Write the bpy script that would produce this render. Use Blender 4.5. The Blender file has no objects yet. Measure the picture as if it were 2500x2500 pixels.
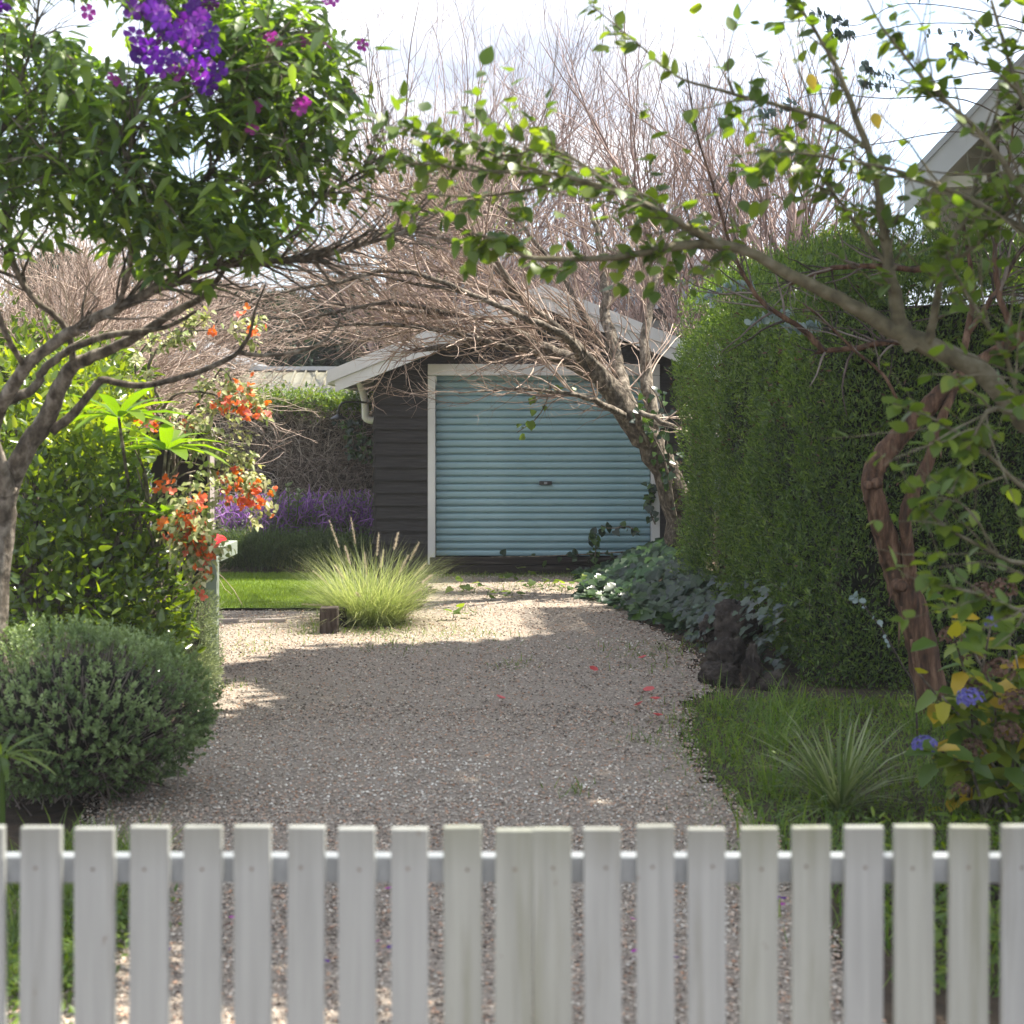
import bpy, math
import numpy as np
from mathutils import Matrix, Vector

# ------------------------------------------------------------------ camera, world, sun, exposure
sc = bpy.context.scene
COL = sc.collection
F = 3650.0            # focal length in pixels of the 2500 px photograph
EYE = 1.6             # eye height, m
HZ = 1040.0           # row of the horizon in the photograph
cam_d = bpy.data.cameras.new("camera")
cam = bpy.data.objects.new("camera", cam_d); COL.objects.link(cam)
cam.location = (0, 0, EYE); cam.rotation_euler = (math.radians(90), 0, 0)
cam_d.sensor_width = 36; cam_d.sensor_fit = 'HORIZONTAL'
cam_d.lens = F / 2500 * 36
cam_d.shift_y = (HZ - 1250) / 2500
cam_d.clip_end = 2000; cam_d.clip_start = 0.05
cam_d.dof.use_dof = True; cam_d.dof.focus_distance = 14.0; cam_d.dof.aperture_fstop = 4.2
sc.camera = cam

SUN = Vector((0.472, 0.165, 0.866)).normalized()     # towards the sun
world = bpy.data.worlds.new("World"); sc.world = world; world.use_nodes = True
wn, wl = world.node_tree.nodes, world.node_tree.links
wn.clear()
wo = wn.new('ShaderNodeOutputWorld'); bg = wn.new('ShaderNodeBackground')
sky = wn.new('ShaderNodeTexSky'); sky.sky_type = 'NISHITA'; sky.sun_disc = False
sky.sun_elevation = math.asin(SUN.z); sky.sun_rotation = math.atan2(SUN.x, SUN.y)
tc = wn.new('ShaderNodeTexCoord'); mp = wn.new('ShaderNodeMapping'); mp.inputs['Scale'].default_value = (1, 1, 2.2)
cn = wn.new('ShaderNodeTexNoise'); cn.inputs['Scale'].default_value = 3.2; cn.inputs['Detail'].default_value = 7; cn.inputs['Roughness'].default_value = .55
cr = wn.new('ShaderNodeValToRGB'); cr.color_ramp.elements[0].position = .36; cr.color_ramp.elements[1].position = .56
cr.color_ramp.elements[0].color = (.15, .15, .15, 1)
mx = wn.new('ShaderNodeMixRGB')
cn2 = wn.new('ShaderNodeTexNoise'); cn2.inputs['Scale'].default_value = 5.5; cn2.inputs['Detail'].default_value = 6
cc2 = wn.new('ShaderNodeValToRGB'); cc2.color_ramp.elements[0].position = .38; cc2.color_ramp.elements[1].position = .62
cc2.color_ramp.elements[0].color = (.42, .46, .55, 1); cc2.color_ramp.elements[1].color = (1, 1, 1, 1)
cm2 = wn.new('ShaderNodeMixRGB'); cm2.blend_type = 'MULTIPLY'; cm2.inputs[0].default_value = 1; cm2.inputs[2].default_value = (5.3, 5.35, 5.5, 1)
wl.new(mp.outputs[0], cn2.inputs['Vector']); wl.new(cn2.outputs['Fac'], cc2.inputs[0]); wl.new(cc2.outputs[0], cm2.inputs[1]); wl.new(cm2.outputs[0], mx.inputs[2])
wl.new(tc.outputs['Generated'], mp.inputs['Vector']); wl.new(mp.outputs[0], cn.inputs['Vector'])
wl.new(cn.outputs['Fac'], cr.inputs[0]); wl.new(cr.outputs[0], mx.inputs[0]); wl.new(sky.outputs[0], mx.inputs[1])
wl.new(mx.outputs[0], bg.inputs['Color']); wl.new(bg.outputs[0], wo.inputs[0])
bg.inputs['Strength'].default_value = 0.10

sd = bpy.data.lights.new("sun", 'SUN'); sd.energy = 3.5; sd.angle = math.radians(.6); sd.color = (1, .93, .82)
so = bpy.data.objects.new("sun", sd); COL.objects.link(so); so.location = (20, 10, 25)
so.rotation_euler = SUN.to_track_quat('Z', 'Y').to_euler()

sc.view_settings.view_transform = 'Standard'; sc.view_settings.look = 'None'
sc.view_settings.gamma = 1; sc.view_settings.use_curve_mapping = False
sc.view_settings.exposure = 1.95
sc.cycles.use_denoising = True
sc.cycles.max_bounces = 8; sc.cycles.transmission_bounces = 6; sc.cycles.diffuse_bounces = 4

# ------------------------------------------------------------------ helpers
rng = np.random.default_rng(7)
def P(px, py, Z):
    """photo pixel + distance -> world point"""
    return np.array([(px - 1250) * Z / F, Z, EYE - (py - HZ) * Z / F])
def X_(px, Z): return (px - 1250) * Z / F
def Z_(py, Z): return EYE - (py - HZ) * Z / F
def G(px, py):
    """photo pixel on the ground"""
    return P(px, py, F * EYE / (py - HZ))
def nrm(a):
    a = np.asarray(a, float)
    return a / np.maximum(np.linalg.norm(a, axis=-1, keepdims=True), 1e-9)
def rdir(n): return nrm(rng.normal(size=(n, 3)))
def U(a, b, n=None): return rng.uniform(a, b, n)

def mesh(name, V, faces, smooth=False, v=None):
    me = bpy.data.meshes.new(name)
    V = np.asarray(V, np.float32)
    faces = [np.asarray(f, np.int32) for f in faces if len(f)]
    me.vertices.add(len(V)); me.vertices.foreach_set("co", V.ravel())
    li = np.concatenate([f.ravel() for f in faces])
    tot = np.concatenate([np.full(len(f), f.shape[1], np.int32) for f in faces])
    st = np.concatenate([[0], np.cumsum(tot)[:-1]]).astype(np.int32)
    me.loops.add(len(li)); me.loops.foreach_set("vertex_index", li)
    me.polygons.add(len(tot)); me.polygons.foreach_set("loop_start", st); me.polygons.foreach_set("loop_total", tot)
    me.polygons.foreach_set("use_smooth", np.full(len(tot), smooth))
    if v is not None:
        at = me.attributes.new("v", 'FLOAT', 'POINT'); at.data.foreach_set("value", np.asarray(v, np.float32))
    me.update(calc_edges=True); me.validate()
    return me
def link(name, me, mat=None, parent=None):
    if mat is not None and len(me.materials) == 0: me.materials.append(mat)
    o = bpy.data.objects.new(name, me); COL.objects.link(o)
    if parent is not None:
        o.parent = parent
        if parent.parent is None and parent.type == 'EMPTY': o.matrix_parent_inverse = Matrix.Translation(-Vector(parent.location))
    return o
def root_loc(o):
    while o.parent is not None: o = o.parent
    return Vector(o.location)
def mk(name, V, faces, mat, parent=None, smooth=False, v=None, kind=None):
    o = link(name, mesh(name, V, faces, smooth, v), mat, parent)
    if kind: o["kind"] = kind
    return o
def thing(name, label, cat, loc=(0, 0, 0), group=None):
    o = bpy.data.objects.new(name, None); COL.objects.link(o)
    o.location = [float(c) for c in loc]; o.empty_display_size = .2
    return tag(o, label, cat, group)
def tag(o, label, cat, group=None):
    o["label"] = label; o["category"] = cat
    if group: o["group"] = group
    return o

class MB:
    def __init__(s): s.V, s.F, s.v, s.n = [], [], [], 0
    def add(s, V, faces, v=.5):
        V = np.asarray(V, float)
        s.V.append(V); s.v.append(np.broadcast_to(np.asarray(v, float), (len(V),)))
        for f in faces:
            if len(f): s.F.append(np.asarray(f) + s.n)
        s.n += len(V); return s
    def box(s, a, b, v=.5):
        x0, y0, z0 = a; x1, y1, z1 = b
        V = [(x0,y0,z0),(x1,y0,z0),(x1,y1,z0),(x0,y1,z0),(x0,y0,z1),(x1,y0,z1),(x1,y1,z1),(x0,y1,z1)]
        return s.add(V, [[(0,3,2,1),(4,5,6,7),(0,1,5,4),(1,2,6,5),(2,3,7,6),(3,0,4,7)]], v)
    def prism(s, poly, y0, y1, v=.5):
        """polygon in XZ (counter-clockwise seen from -Y), extruded from y0 to y1"""
        n = len(poly); V = [(x, y0, z) for x, z in poly] + [(x, y1, z) for x, z in poly]
        sides = [(i, i + n, (i + 1) % n + n, (i + 1) % n) for i in range(n)]
        return s.add(V, [[tuple(range(n))], [tuple(range(2 * n - 1, n - 1, -1))], sides], v)
    def prismx(s, poly, x0, x1, v=.5):
        """polygon in YZ extruded along X"""
        n = len(poly); V = [(x0, y, z) for y, z in poly] + [(x1, y, z) for y, z in poly]
        sides = [(i, (i + 1) % n, (i + 1) % n + n, i + n) for i in range(n)]
        return s.add(V, [[tuple(range(n - 1, -1, -1))], [tuple(range(n, 2 * n))], sides], v)
    def build(s, name, mat, parent=None, smooth=False, kind=None):
        return mk(name, np.concatenate(s.V), s.F, mat, parent, smooth, np.concatenate(s.v), kind)
def bevel(o, w=.004, seg=2):
    m = o.modifiers.new("bevel", 'BEVEL'); m.width = w; m.segments = seg; m.limit_method = 'ANGLE'; return o

# ---- leaf-like templates: x along the leaf, y across, z normal (all 0..1)
def T_leaf(fold=.18, droop=.0, wide=.42):
    xs = [0, wide * .55, wide + .28, 1]; w = [0, .5, .42, 0]
    V = [(0, 0, 0), (xs[1], -.5, fold), (xs[1], 0, 0), (xs[1], .5, fold), (xs[2], -.36, fold * .8), (xs[2], 0, 0), (xs[2], .36, fold * .8), (1, 0, 0)]
    V = np.array(V); V[:, 2] -= droop * V[:, 0] ** 2
    return V, [np.array([(0, 2, 1), (0, 3, 2), (4, 5, 7), (5, 6, 7)]), np.array([(1, 2, 5, 4), (2, 3, 6, 5)])]
LEAF2 = (np.array([(0, 0, 0), (.45, -.5, .12), (1, 0, -.05), (.45, .5, .12)]), [np.array([(0, 2, 1), (0, 3, 2)])])
LEAF8 = T_leaf(.16, .15)
HEART = (np.array([(0, 0, 0), (-.12, -.28, .08), (.15, -.52, .1), (.55, -.36, .06), (1, 0, -.12), (.55, .36, .06), (.15, .52, .1), (-.12, .28, .08), (.5, 0, 0)]),
         [np.array([(0, 2, 1), (0, 8, 2), (2, 8, 3), (3, 8, 4), (4, 8, 5), (5, 8, 6), (6, 8, 0), (6, 0, 7)])])
BLADE = (np.array([(0, -.5, 0), (0, .5, 0), (.35, -.42, 0), (.35, .42, 0), (.7, -.28, 0), (.7, .28, 0), (1, 0, 0)]),
         [np.array([(0, 1, 3, 2), (2, 3, 5, 4)]), np.array([(4, 5, 6)])])
TRI = (np.array([(0, -.5, 0), (0, .5, 0), (1, 0, 0)]), [np.array([(0, 1, 2)])])
def T_disc(n=7, cup=.1):
    V = [(.5, 0, 0)] + [(.5 - .5 * math.cos(6.283 * i / n), .5 * math.sin(6.283 * i / n), cup) for i in range(n)]
    return np.array(V), [np.array([(0, 1 + (i + 1) % n, 1 + i) for i in range(n)])]
DISC = T_disc()
def frames(fwd, up):
    f = nrm(fwd); s = nrm(np.cross(f, up)); n = np.cross(s, f); return f, s, n
def scatter(tpl, pos, fwd, up, L, W, curv=0., v=None):
    TV, TF = tpl; n = len(pos); k = len(TV)
    L = np.broadcast_to(L, (n,)); W = np.broadcast_to(W, (n,)); curv = np.broadcast_to(curv, (n,))
    f, s, nn = frames(fwd, np.broadcast_to(up, np.shape(fwd)))
    x, y, z = TV[:, 0], TV[:, 1], TV[:, 2]
    V = (pos[:, None] + (x[None] * L[:, None])[..., None] * f[:, None] + (y[None] * W[:, None])[..., None] * s[:, None]
         + (z[None] * W[:, None] + curv[:, None] * (x ** 2)[None] * L[:, None])[..., None] * nn[:, None])
    fc = [(t[None] + (np.arange(n) * k)[:, None, None]).reshape(-1, t.shape[1]) for t in TF]
    vv = np.repeat(U(0, 1, n) if v is None else np.broadcast_to(v, (n,)), k)
    return V.reshape(-1, 3), fc, vv
def foliage(name, parent, mat, tpl, pos, fwd, up, L, W, curv=0., v=None, smooth=False):
    V, fc, vv = scatter(tpl, pos, fwd, up, L, W, curv, v)
    return mk(name, V, fc, mat, parent, smooth, vv, "stuff")
def in_frame(p, m=20):
    z = np.maximum(p[:, 1], .1); px = 1250 + F * p[:, 0] / z; py = HZ + F * (EYE - p[:, 2]) / z
    return (px > -m) & (px < 2500 + m) & (py > -m) & (py < 2500 + m)
def leaf_set(parent, mat, tpls, pos, fwd, up, L, W, n_ind=300, part="leaf", rest="foliage", rank=None, v=None):
    """the n_ind best visible leaves as parts of their own (shared meshes), the others joined"""
    n = len(pos); L = np.broadcast_to(L, (n,)); W = np.broadcast_to(W, (n,)); up = np.broadcast_to(up, (n, 3))
    v = U(0, 1, n) if v is None else v
    score = (L / pos[:, 1] if rank is None else rank) - 1e3 * (~in_frame(pos))
    order = np.argsort(-score); k = min(n_ind, int(in_frame(pos).sum())); ind = order[:k]; oth = order[k:]
    mv = []
    for q, t in enumerate(tpls):
        for s in range(5):
            me = mesh(part, t[0], t[1], True, np.full(len(t[0]), .1 + .2 * s)); me.materials.append(mat); mv.append((s, me))
    f, s_, nn = frames(fwd[ind], up[ind])
    base = None
    inv = Matrix.Translation(-root_loc(parent))
    for j, i in enumerate(ind):
        s = min(4, int(v[i] * 5)); me = mv[(j % len(tpls)) * 5 + s][1]
        o = bpy.data.objects.new(part, me) if base is None else base.copy()
        base = base or o
        o.data = me; COL.objects.link(o); o.parent = parent; o.matrix_parent_inverse = inv
        M = np.eye(4); M[:3, 0] = f[j] * L[i]; M[:3, 1] = s_[j] * W[i]; M[:3, 2] = nn[j] * W[i]; M[:3, 3] = pos[i]
        o.matrix_basis = Matrix(M.tolist())
    if len(oth):
        q = len(oth) // len(tpls) + 1; mb = MB()
        for t, a in zip(tpls, range(0, len(oth), q)):
            c = oth[a:a + q]
            if len(c): mb.add(*scatter(t, pos[c], fwd[c], up[c], L[c], W[c], 0, v[c]))
        mb.build(rest, mat, parent, True, "stuff")

# ---- branches
def spline(pts, n):
    """Catmull-Rom through rows of (x,y,z,r), resampled to n"""
    p = np.asarray(pts, float); m = len(p)
    q = np.vstack([2 * p[0] - p[1], p, 2 * p[-1] - p[-2]])
    t = np.linspace(0, m - 1 - 1e-6, n); i = t.astype(int); u = (t - i)[:, None]
    a, b, c, d = q[i], q[i + 1], q[i + 2], q[i + 3]
    return .5 * (2 * b + (c - a) * u + (2 * a - 5 * b + 4 * c - d) * u ** 2 + (3 * b - a - 3 * c + d) * u ** 3)
def limb(pxs, n=24, jit=.0):
    """rows (px, py, Z, radius in px)"""
    r = [[*P(a, b, Z), rp * Z / F] for a, b, Z, rp in pxs]
    s = spline(r, n)
    if jit: s[1:-1, :3] += rng.normal(size=(n - 2, 3)) * jit * s[1:-1, 3:4]
    return s
def limbs(list_, n=24, jit=.25):
    A = np.stack([limb(l, n, jit) for l in list_]); return A[..., :3], np.maximum(A[..., 3], .0008)
def spawn(par, m, L, spread, bias=(0, 0, 0), bw=0., rf=.5, K=6, tmin=.2, wander=.16, curl=0., rmin=.0012, rmax=9., tmax=1., tip=.35):
    Pp, R = par; M, K0 = R.shape
    ln = np.linalg.norm(np.diff(Pp, axis=1), axis=2).sum(1); i = rng.choice(M, m, p=ln / ln.sum())
    t = U(tmin, tmax, m) * (K0 - 1.001); k = t.astype(int); u = (t - k)[:, None]
    pos = Pp[i, k] * (1 - u) + Pp[i, k + 1] * u; T = nrm(Pp[i, k + 1] - Pp[i, k]); r0 = R[i, k] * rf
    pe = nrm(np.cross(T, rdir(m))); a = U(*spread, m)[:, None]
    b = np.asarray(bias, float)
    d = nrm(T * np.cos(a) + pe * np.sin(a) + b * bw)
    Ls = U(*L, m) * (1.15 - .5 * t / (K0 - 1)); step = (Ls / (K - 1))[:, None]
    out = [pos]
    for _ in range(K - 1):
        d = nrm(d + rng.normal(size=(m, 3)) * wander + b * curl); out.append(out[-1] + d * step)
    r0 = np.clip(r0, rmin, rmax)
    return np.stack(out, 1), r0[:, None] * np.linspace(1, tip, K)[None]
def join(*ps):
    K = max(p[1].shape[1] for p in ps)
    o = []
    for a, r in ps:
        if a.shape[1] != K:
            t = np.linspace(0, a.shape[1] - 1.0001, K); k = t.astype(int); u = t - k
            a = a[:, k] * (1 - u)[None, :, None] + a[:, k + 1] * u[None, :, None]; r = r[:, k] * (1 - u) + r[:, k + 1] * u
        o.append((a, r))
    return np.concatenate([a for a, _ in o]), np.concatenate([r for _, r in o])
def tubes(par, S=5, cap=True, lump=0.):
    Pp, R = par; m, K = R.shape
    T = np.empty_like(Pp); T[:, 1:-1] = Pp[:, 2:] - Pp[:, :-2]; T[:, 0] = Pp[:, 1] - Pp[:, 0]; T[:, -1] = Pp[:, -1] - Pp[:, -2]; T = nrm(T)
    mt = nrm(Pp[:, -1] - Pp[:, 0]); ref = np.zeros((m, 3)); ref[np.arange(m), np.argmin(np.abs(mt), 1)] = 1
    u = nrm(np.cross(T, ref[:, None])); w = np.cross(T, u)
    an = np.arange(S) * 2 * math.pi / S
    Rr = R[..., None] * (1 + lump * rng.normal(size=(m, K, S)))
    V = Pp[:, :, None] + Rr[..., None] * (np.cos(an)[None, None, :, None] * u[:, :, None] + np.sin(an)[None, None, :, None] * w[:, :, None])
    a = (np.arange(m) * K * S)[:, None, None] + (np.arange(K - 1) * S)[None, :, None]; j = np.arange(S); j2 = (j + 1) % S
    q = np.stack([a + j, a + j2, a + S + j2, a + S + j], -1).reshape(-1, 4)
    fs = [q]
    if cap: fs += [(np.arange(m) * K * S + (K - 1) * S)[:, None] + np.arange(S)[None]]
    return V.reshape(-1, 3), fs, np.repeat(U(0, 1, m), K * S)
def wood(name, par, mat, parent, S=5, kind=None, lump=0.):
    V, f, v = tubes(par, S, True, lump); return mk(name, V, f, mat, parent, True, v, kind)
def along(par, n, tmin=.1, tmax=1.):
    Pp, R = par; M, K0 = R.shape
    i = rng.integers(0, M, n); t = U(tmin, tmax, n) * (K0 - 1.001); k = t.astype(int); u = (t - k)[:, None]
    return Pp[i, k] * (1 - u) + Pp[i, k + 1] * u, nrm(Pp[i, k + 1] - Pp[i, k])
def leaf_dirs(T, out=.9, down=0.):
    n = len(T); d = nrm(T * .6 + nrm(np.cross(T, rdir(n))) * out + np.array([0, 0, -down])); return d

def vnoise(p, s, seed=0):
    """cheap smooth noise, -1..1"""
    r = np.random.default_rng(seed); o = np.zeros(len(p)); a = 1.; tot = 0
    for k in range(4):
        for _ in range(3):
            d = nrm(r.normal(size=3)); o += a * np.sin((p @ d) * s * (1.9 ** k) + r.uniform(0, 6.28))
        tot += a * 2.2; a *= .6
    return o / tot
def blob(c, r, n, shell=.72, lo=-1., lump=.16, ns=5., seed=1):
    """points near the lumpy surface of an ellipsoid and their outward directions"""
    d = rdir(int(n * 1.6)); d = d[d[:, 2] > lo][:n]
    rad = (shell + (1 - shell) * U(0, 1, len(d)) ** .6) * (1 + lump * vnoise(d, ns, seed))
    return np.asarray(c) + d * np.asarray(r) * rad[:, None], nrm(d / np.asarray(r)), (rad - shell) / (1 - shell + .01)

def lump_mesh(c, r, sub=3, lump=.25, s=2.2, seed=0, flat=None):
    import bmesh
    bm = bmesh.new(); bmesh.ops.create_icosphere(bm, subdivisions=sub, radius=1)
    V = np.array([v.co[:] for v in bm.verts]); Fc = np.array([[v.index for v in f.verts] for f in bm.faces]); bm.free()
    n = vnoise(V, s, seed) + .5 * np.abs(vnoise(V, s * 2.3, seed + 5)) + .25 * vnoise(V, s * 6, seed + 9)
    n = n + .10 * np.abs(vnoise(V, s * 13, seed + 11))
    V = V * (1 + lump * n)[:, None] * np.asarray(r) + np.asarray(c)
    if flat is not None: V[:, 2] = np.maximum(V[:, 2], flat)
    return V, [Fc]

# ------------------------------------------------------------------ materials
def base_mat(name):
    m = bpy.data.materials.new(name); m.use_nodes = True; n = m.node_tree.nodes; l = m.node_tree.links
    return m, n, l, n['Principled BSDF'], n['Material Output']
def ramp(n, cols, pos=None):
    r = n.new('ShaderNodeValToRGB'); e = r.color_ramp.elements
    while len(e) < len(cols): e.new(.5)
    for i, c in enumerate(cols):
        e[i].position = i / (len(cols) - 1) if pos is None else pos[i]; e[i].color = (*c, 1)
    return r
def noise(n, l, scale, detail=4, rough=.55, coord='Object', stretch=None):
    t = n.new('ShaderNodeTexCoord'); x = n.new('ShaderNodeTexNoise'); x.inputs['Scale'].default_value = scale
    x.inputs['Detail'].default_value = detail; x.inputs['Roughness'].default_value = rough
    if stretch:
        mpn = n.new('ShaderNodeMapping'); mpn.inputs['Scale'].default_value = stretch
        l.new(t.outputs[coord], mpn.inputs[0]); l.new(mpn.outputs[0], x.inputs['Vector'])
    else: l.new(t.outputs[coord], x.inputs['Vector'])
    return x
def bump(n, l, src, bsdf, strength=.3, dist=.01):
    b = n.new('ShaderNodeBump'); b.inputs['Strength'].default_value = strength; b.inputs['Distance'].default_value = dist
    l.new(src, b.inputs['Height']); l.new(b.outputs[0], bsdf.inputs['Normal'])
def leaf_mat(name, cols, tr=.35, rough=.42, tcol=None, spec=.5):
    m, n, l, b, o = base_mat(name)
    a = n.new('ShaderNodeAttribute'); a.attribute_name = "v"; r = ramp(n, cols)
    l.new(a.outputs['Fac'], r.inputs[0]); l.new(r.outputs[0], b.inputs['Base Color'])
    b.inputs['Roughness'].default_value = rough; b.inputs['Specular IOR Level'].default_value = spec
    t = n.new('ShaderNodeBsdfTranslucent'); x = n.new('ShaderNodeMixShader'); x.inputs[0].default_value = tr
    hs = n.new('ShaderNodeMixRGB'); hs.blend_type = 'MULTIPLY'; hs.inputs[0].default_value = 1
    hs.inputs[2].default_value = (*(tcol or (1.9, 1.75, .6)), 1)
    l.new(r.outputs[0], hs.inputs[1]); l.new(hs.outputs[0], t.inputs['Color'])
    l.new(b.outputs[0], x.inputs[1]); l.new(t.outputs[0], x.inputs[2]); l.new(x.outputs[0], o.inputs['Surface'])
    return m
def mottled(name, cols, scale=8, rough=.8, bstr=.4, bdist=.01, stretch=None, spec=.3, detail=6, pos=None, attr=0.):
    m, n, l, b, o = base_mat(name)
    x = noise(n, l, scale, detail, .6, stretch=stretch); r = ramp(n, cols, pos or [.3 + .4 * i / (len(cols) - 1) for i in range(len(cols))])
    src = x.outputs['Fac']
    if attr:
        a = n.new('ShaderNodeAttribute'); a.attribute_name = "v"; s = n.new('ShaderNodeMath'); s.operation = 'MULTIPLY_ADD'
        s.inputs[1].default_value = attr; l.new(a.outputs['Fac'], s.inputs[0]); l.new(src, s.inputs[2])
        s2 = n.new('ShaderNodeMath'); s2.operation = 'SUBTRACT'; s2.inputs[1].default_value = attr / 2; l.new(s.outputs[0], s2.inputs[0]); src = s2.outputs[0]
    l.new(src, r.inputs[0]); l.new(r.outputs[0], b.inputs['Base Color'])
    b.inputs['Roughness'].default_value = rough; b.inputs['Specular IOR Level'].default_value = spec
    if bstr: bump(n, l, x.outputs['Fac'], b, bstr, bdist)
    return m
def paint(name, col, worn, amount=.62, scale=6, rough=.5, stretch=(1, 1, .12), spec=.35, soft=.12):
    """painted surface with worn / grimy streaks"""
    m, n, l, b, o = base_mat(name)
    x = noise(n, l, scale, 8, .65, stretch=stretch); y = noise(n, l, 1.7, 3, .5)
    r = ramp(n, [col, worn], [amount, amount + soft]); l.new(x.outputs['Fac'], r.inputs[0])
    r2 = ramp(n, [tuple(c * .86 for c in col), (1, 1, 1)], [.3, .65]); l.new(y.outputs['Fac'], r2.inputs[0])
    mm = n.new('ShaderNodeMixRGB'); mm.blend_type = 'MULTIPLY'; mm.inputs[0].default_value = .55
    l.new(r.outputs[0], mm.inputs[1]); l.new(r2.outputs[0], mm.inputs[2]); l.new(mm.outputs[0], b.inputs['Base Color'])
    b.inputs['Roughness'].default_value = rough; b.inputs['Specular IOR Level'].default_value = spec
    bump(n, l, x.outputs['Fac'], b, .15, .004)
    return m

M = {}
M['soil'] = mottled('soil', [(.025, .018, .012), (.06, .042, .028), (.09, .065, .04)], 9, .95, .8, .03)
M['gravel_bed'] = mottled('gravel_bed', [(.15, .12, .095), (.30, .25, .20), (.43, .37, .305)], 60, .9, 1., .012, detail=9)
M['stone'] = leaf_mat('stone', [(.13, .105, .085), (.32, .265, .21), (.48, .415, .34), (.43, .25, .16), (.61, .54, .45), (.37, .345, .31), (.82, .77, .68)], 0., .8, spec=.25)
M['lawn_bed'] = mottled('lawn_bed', [(.07, .12, .012), (.11, .18, .02), (.15, .22, .03)], 14, .9, .4, .01)
M['lawn'] = leaf_mat('lawn', [(.09, .15, .012), (.14, .22, .02), (.20, .28, .03)], .4, .6)
def picket_mat(name, col, stain, amt, seed):
    m, n, l, b, o = base_mat(name)
    x = noise(n, l, 9, 9, .68, stretch=(1.6, 1, .10)); y = noise(n, l, 3.1 + seed, 4, .55); w = noise(n, l, 55, 3, .6, stretch=(1, 1, .04)); z = noise(n, l, 31, 6, .65, stretch=(1, 1, .5))
    a = ramp(n, [col, tuple(c * .80 for c in col)], [.35, .75]); l.new(w.outputs['Fac'], a.inputs[0])
    r = ramp(n, [(0, 0, 0), (1, 1, 1)], [amt, amt + .2]); l.new(x.outputs['Fac'], r.inputs[0])
    g1 = n.new('ShaderNodeMixRGB'); g1.inputs[2].default_value = (*stain, 1); l.new(r.outputs[0], g1.inputs[0]); l.new(a.outputs[0], g1.inputs[1])
    tcn = n.new('ShaderNodeTexCoord'); sp = n.new('ShaderNodeSeparateXYZ'); l.new(tcn.outputs['Object'], sp.inputs[0])
    mr = n.new('ShaderNodeMapRange'); mr.inputs[1].default_value = .80; mr.inputs[2].default_value = .885; l.new(sp.outputs[2], mr.inputs[0])
    mm = n.new('ShaderNodeMath'); mm.operation = 'MULTIPLY'; l.new(mr.outputs[0], mm.inputs[0]); l.new(y.outputs['Fac'], mm.inputs[1])
    g2 = n.new('ShaderNodeMixRGB'); g2.inputs[2].default_value = (stain[0] * .9, stain[1] * .9, stain[2] * .8, 1); l.new(mm.outputs[0], g2.inputs[0]); l.new(g1.outputs[0], g2.inputs[1])
    ch = ramp(n, [(0, 0, 0), (1, 1, 1)], [.69, .70]); l.new(z.outputs['Fac'], ch.inputs[0])
    g3 = n.new('ShaderNodeMixRGB'); g3.inputs[2].default_value = (.20, .175, .15, 1); l.new(ch.outputs[0], g3.inputs[0]); l.new(g2.outputs[0], g3.inputs[1])
    l.new(g3.outputs[0], b.inputs['Base Color']); b.inputs['Roughness'].default_value = .6; b.inputs['Specular IOR Level'].default_value = .3
    bump(n, l, w.outputs['Fac'], b, .25, .003)
    return m
M['white'] = picket_mat('white_paint', (.335, .345, .335), (.20, .20, .175), .55, 0)
M['white2'] = picket_mat('white_paint_mossy', (.325, .335, .305), (.19, .195, .145), .51, 1)
M['nail'] = mottled('nail', [(.10, .08, .07), (.22, .17, .14)], 60, .6)
M['galv'] = mottled('galvanised', [(.20, .22, .235), (.30, .32, .335)], 14, .5, .1, .002, spec=.5)
M['trim'] = paint('trim_white', (.76, .76, .76), (.55, .54, .52), .66, 5)
M['dark_board'] = mottled('dark_board', [(.022, .020, .021), (.034, .031, .032), (.050, .046, .046)], 5, .65, .35, .004, stretch=(.5, 2, 9))
M['cream'] = mottled('cream_paint', [(.62, .57, .44), (.70, .66, .54)], 3, .6, .1)
M['roof_tin'] = mottled('roof_tin', [(.17, .16, .11), (.22, .21, .155), (.27, .26, .20)], 2.2, .5, .1, stretch=(3, .5, 1))
M['roof_grey'] = mottled('roof_grey', [(.16, .165, .17), (.24, .245, .25)], 3, .6, .2)
M['grey_wall'] = mottled('grey_wall', [(.30, .35, .40), (.40, .45, .50)], 2.5, .7, .1)
M['pale_grey'] = mottled('pale_grey', [(.52, .53, .55), (.62, .63, .64)], 2.5, .7, .1)
M['glass'] = mottled('glass', [(.03, .045, .06), (.06, .08, .10)], 1, .06, 0, spec=.8)
M['sleeper'] = mottled('sleeper', [(.014, .011, .010), (.035, .027, .023), (.11, .095, .085)], 7, .9, .9, .012, stretch=(.25, 2, 6), pos=[.3, .55, .8])
M['bollard'] = mottled('bollard', [(.020, .015, .012), (.06, .045, .038), (.13, .11, .10)], 9, .9, .9, .01, stretch=(3, 3, .4))
M['screen'] = mottled('screen_timber', [(.012, .009, .007), (.028, .020, .016)], 7, .75, .4, .004, stretch=(5, 2, .4))
M['edge_strip'] = mottled('edge_strip', [(.34, .29, .27), (.45, .40, .37)], 9, .7, .2)
M['sage'] = paint('sage_paint', (.30, .345, .28), (.22, .25, .20), .62, 6)
M['red_plastic'] = mottled('red_plastic', [(.52, .012, .018), (.62, .02, .03)], 3, .35, 0, spec=.5)
M['black_metal'] = mottled('black_metal', [(.012, .012, .013), (.03, .03, .03)], 8, .45, .1, spec=.5)
M['bark_grey'] = mottled('bark_grey', [(.05, .04, .03), (.125, .103, .078), (.30, .26, .21)], 24, .9, 1., .02, stretch=(1, 1, .6), attr=.1, pos=[.36, .5, .66])
M['bark_moss'] = mottled('bark_moss', [(.06, .052, .035), (.13, .115, .07), (.20, .18, .13)], 20, .9, .8, .010, attr=.1)
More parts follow.
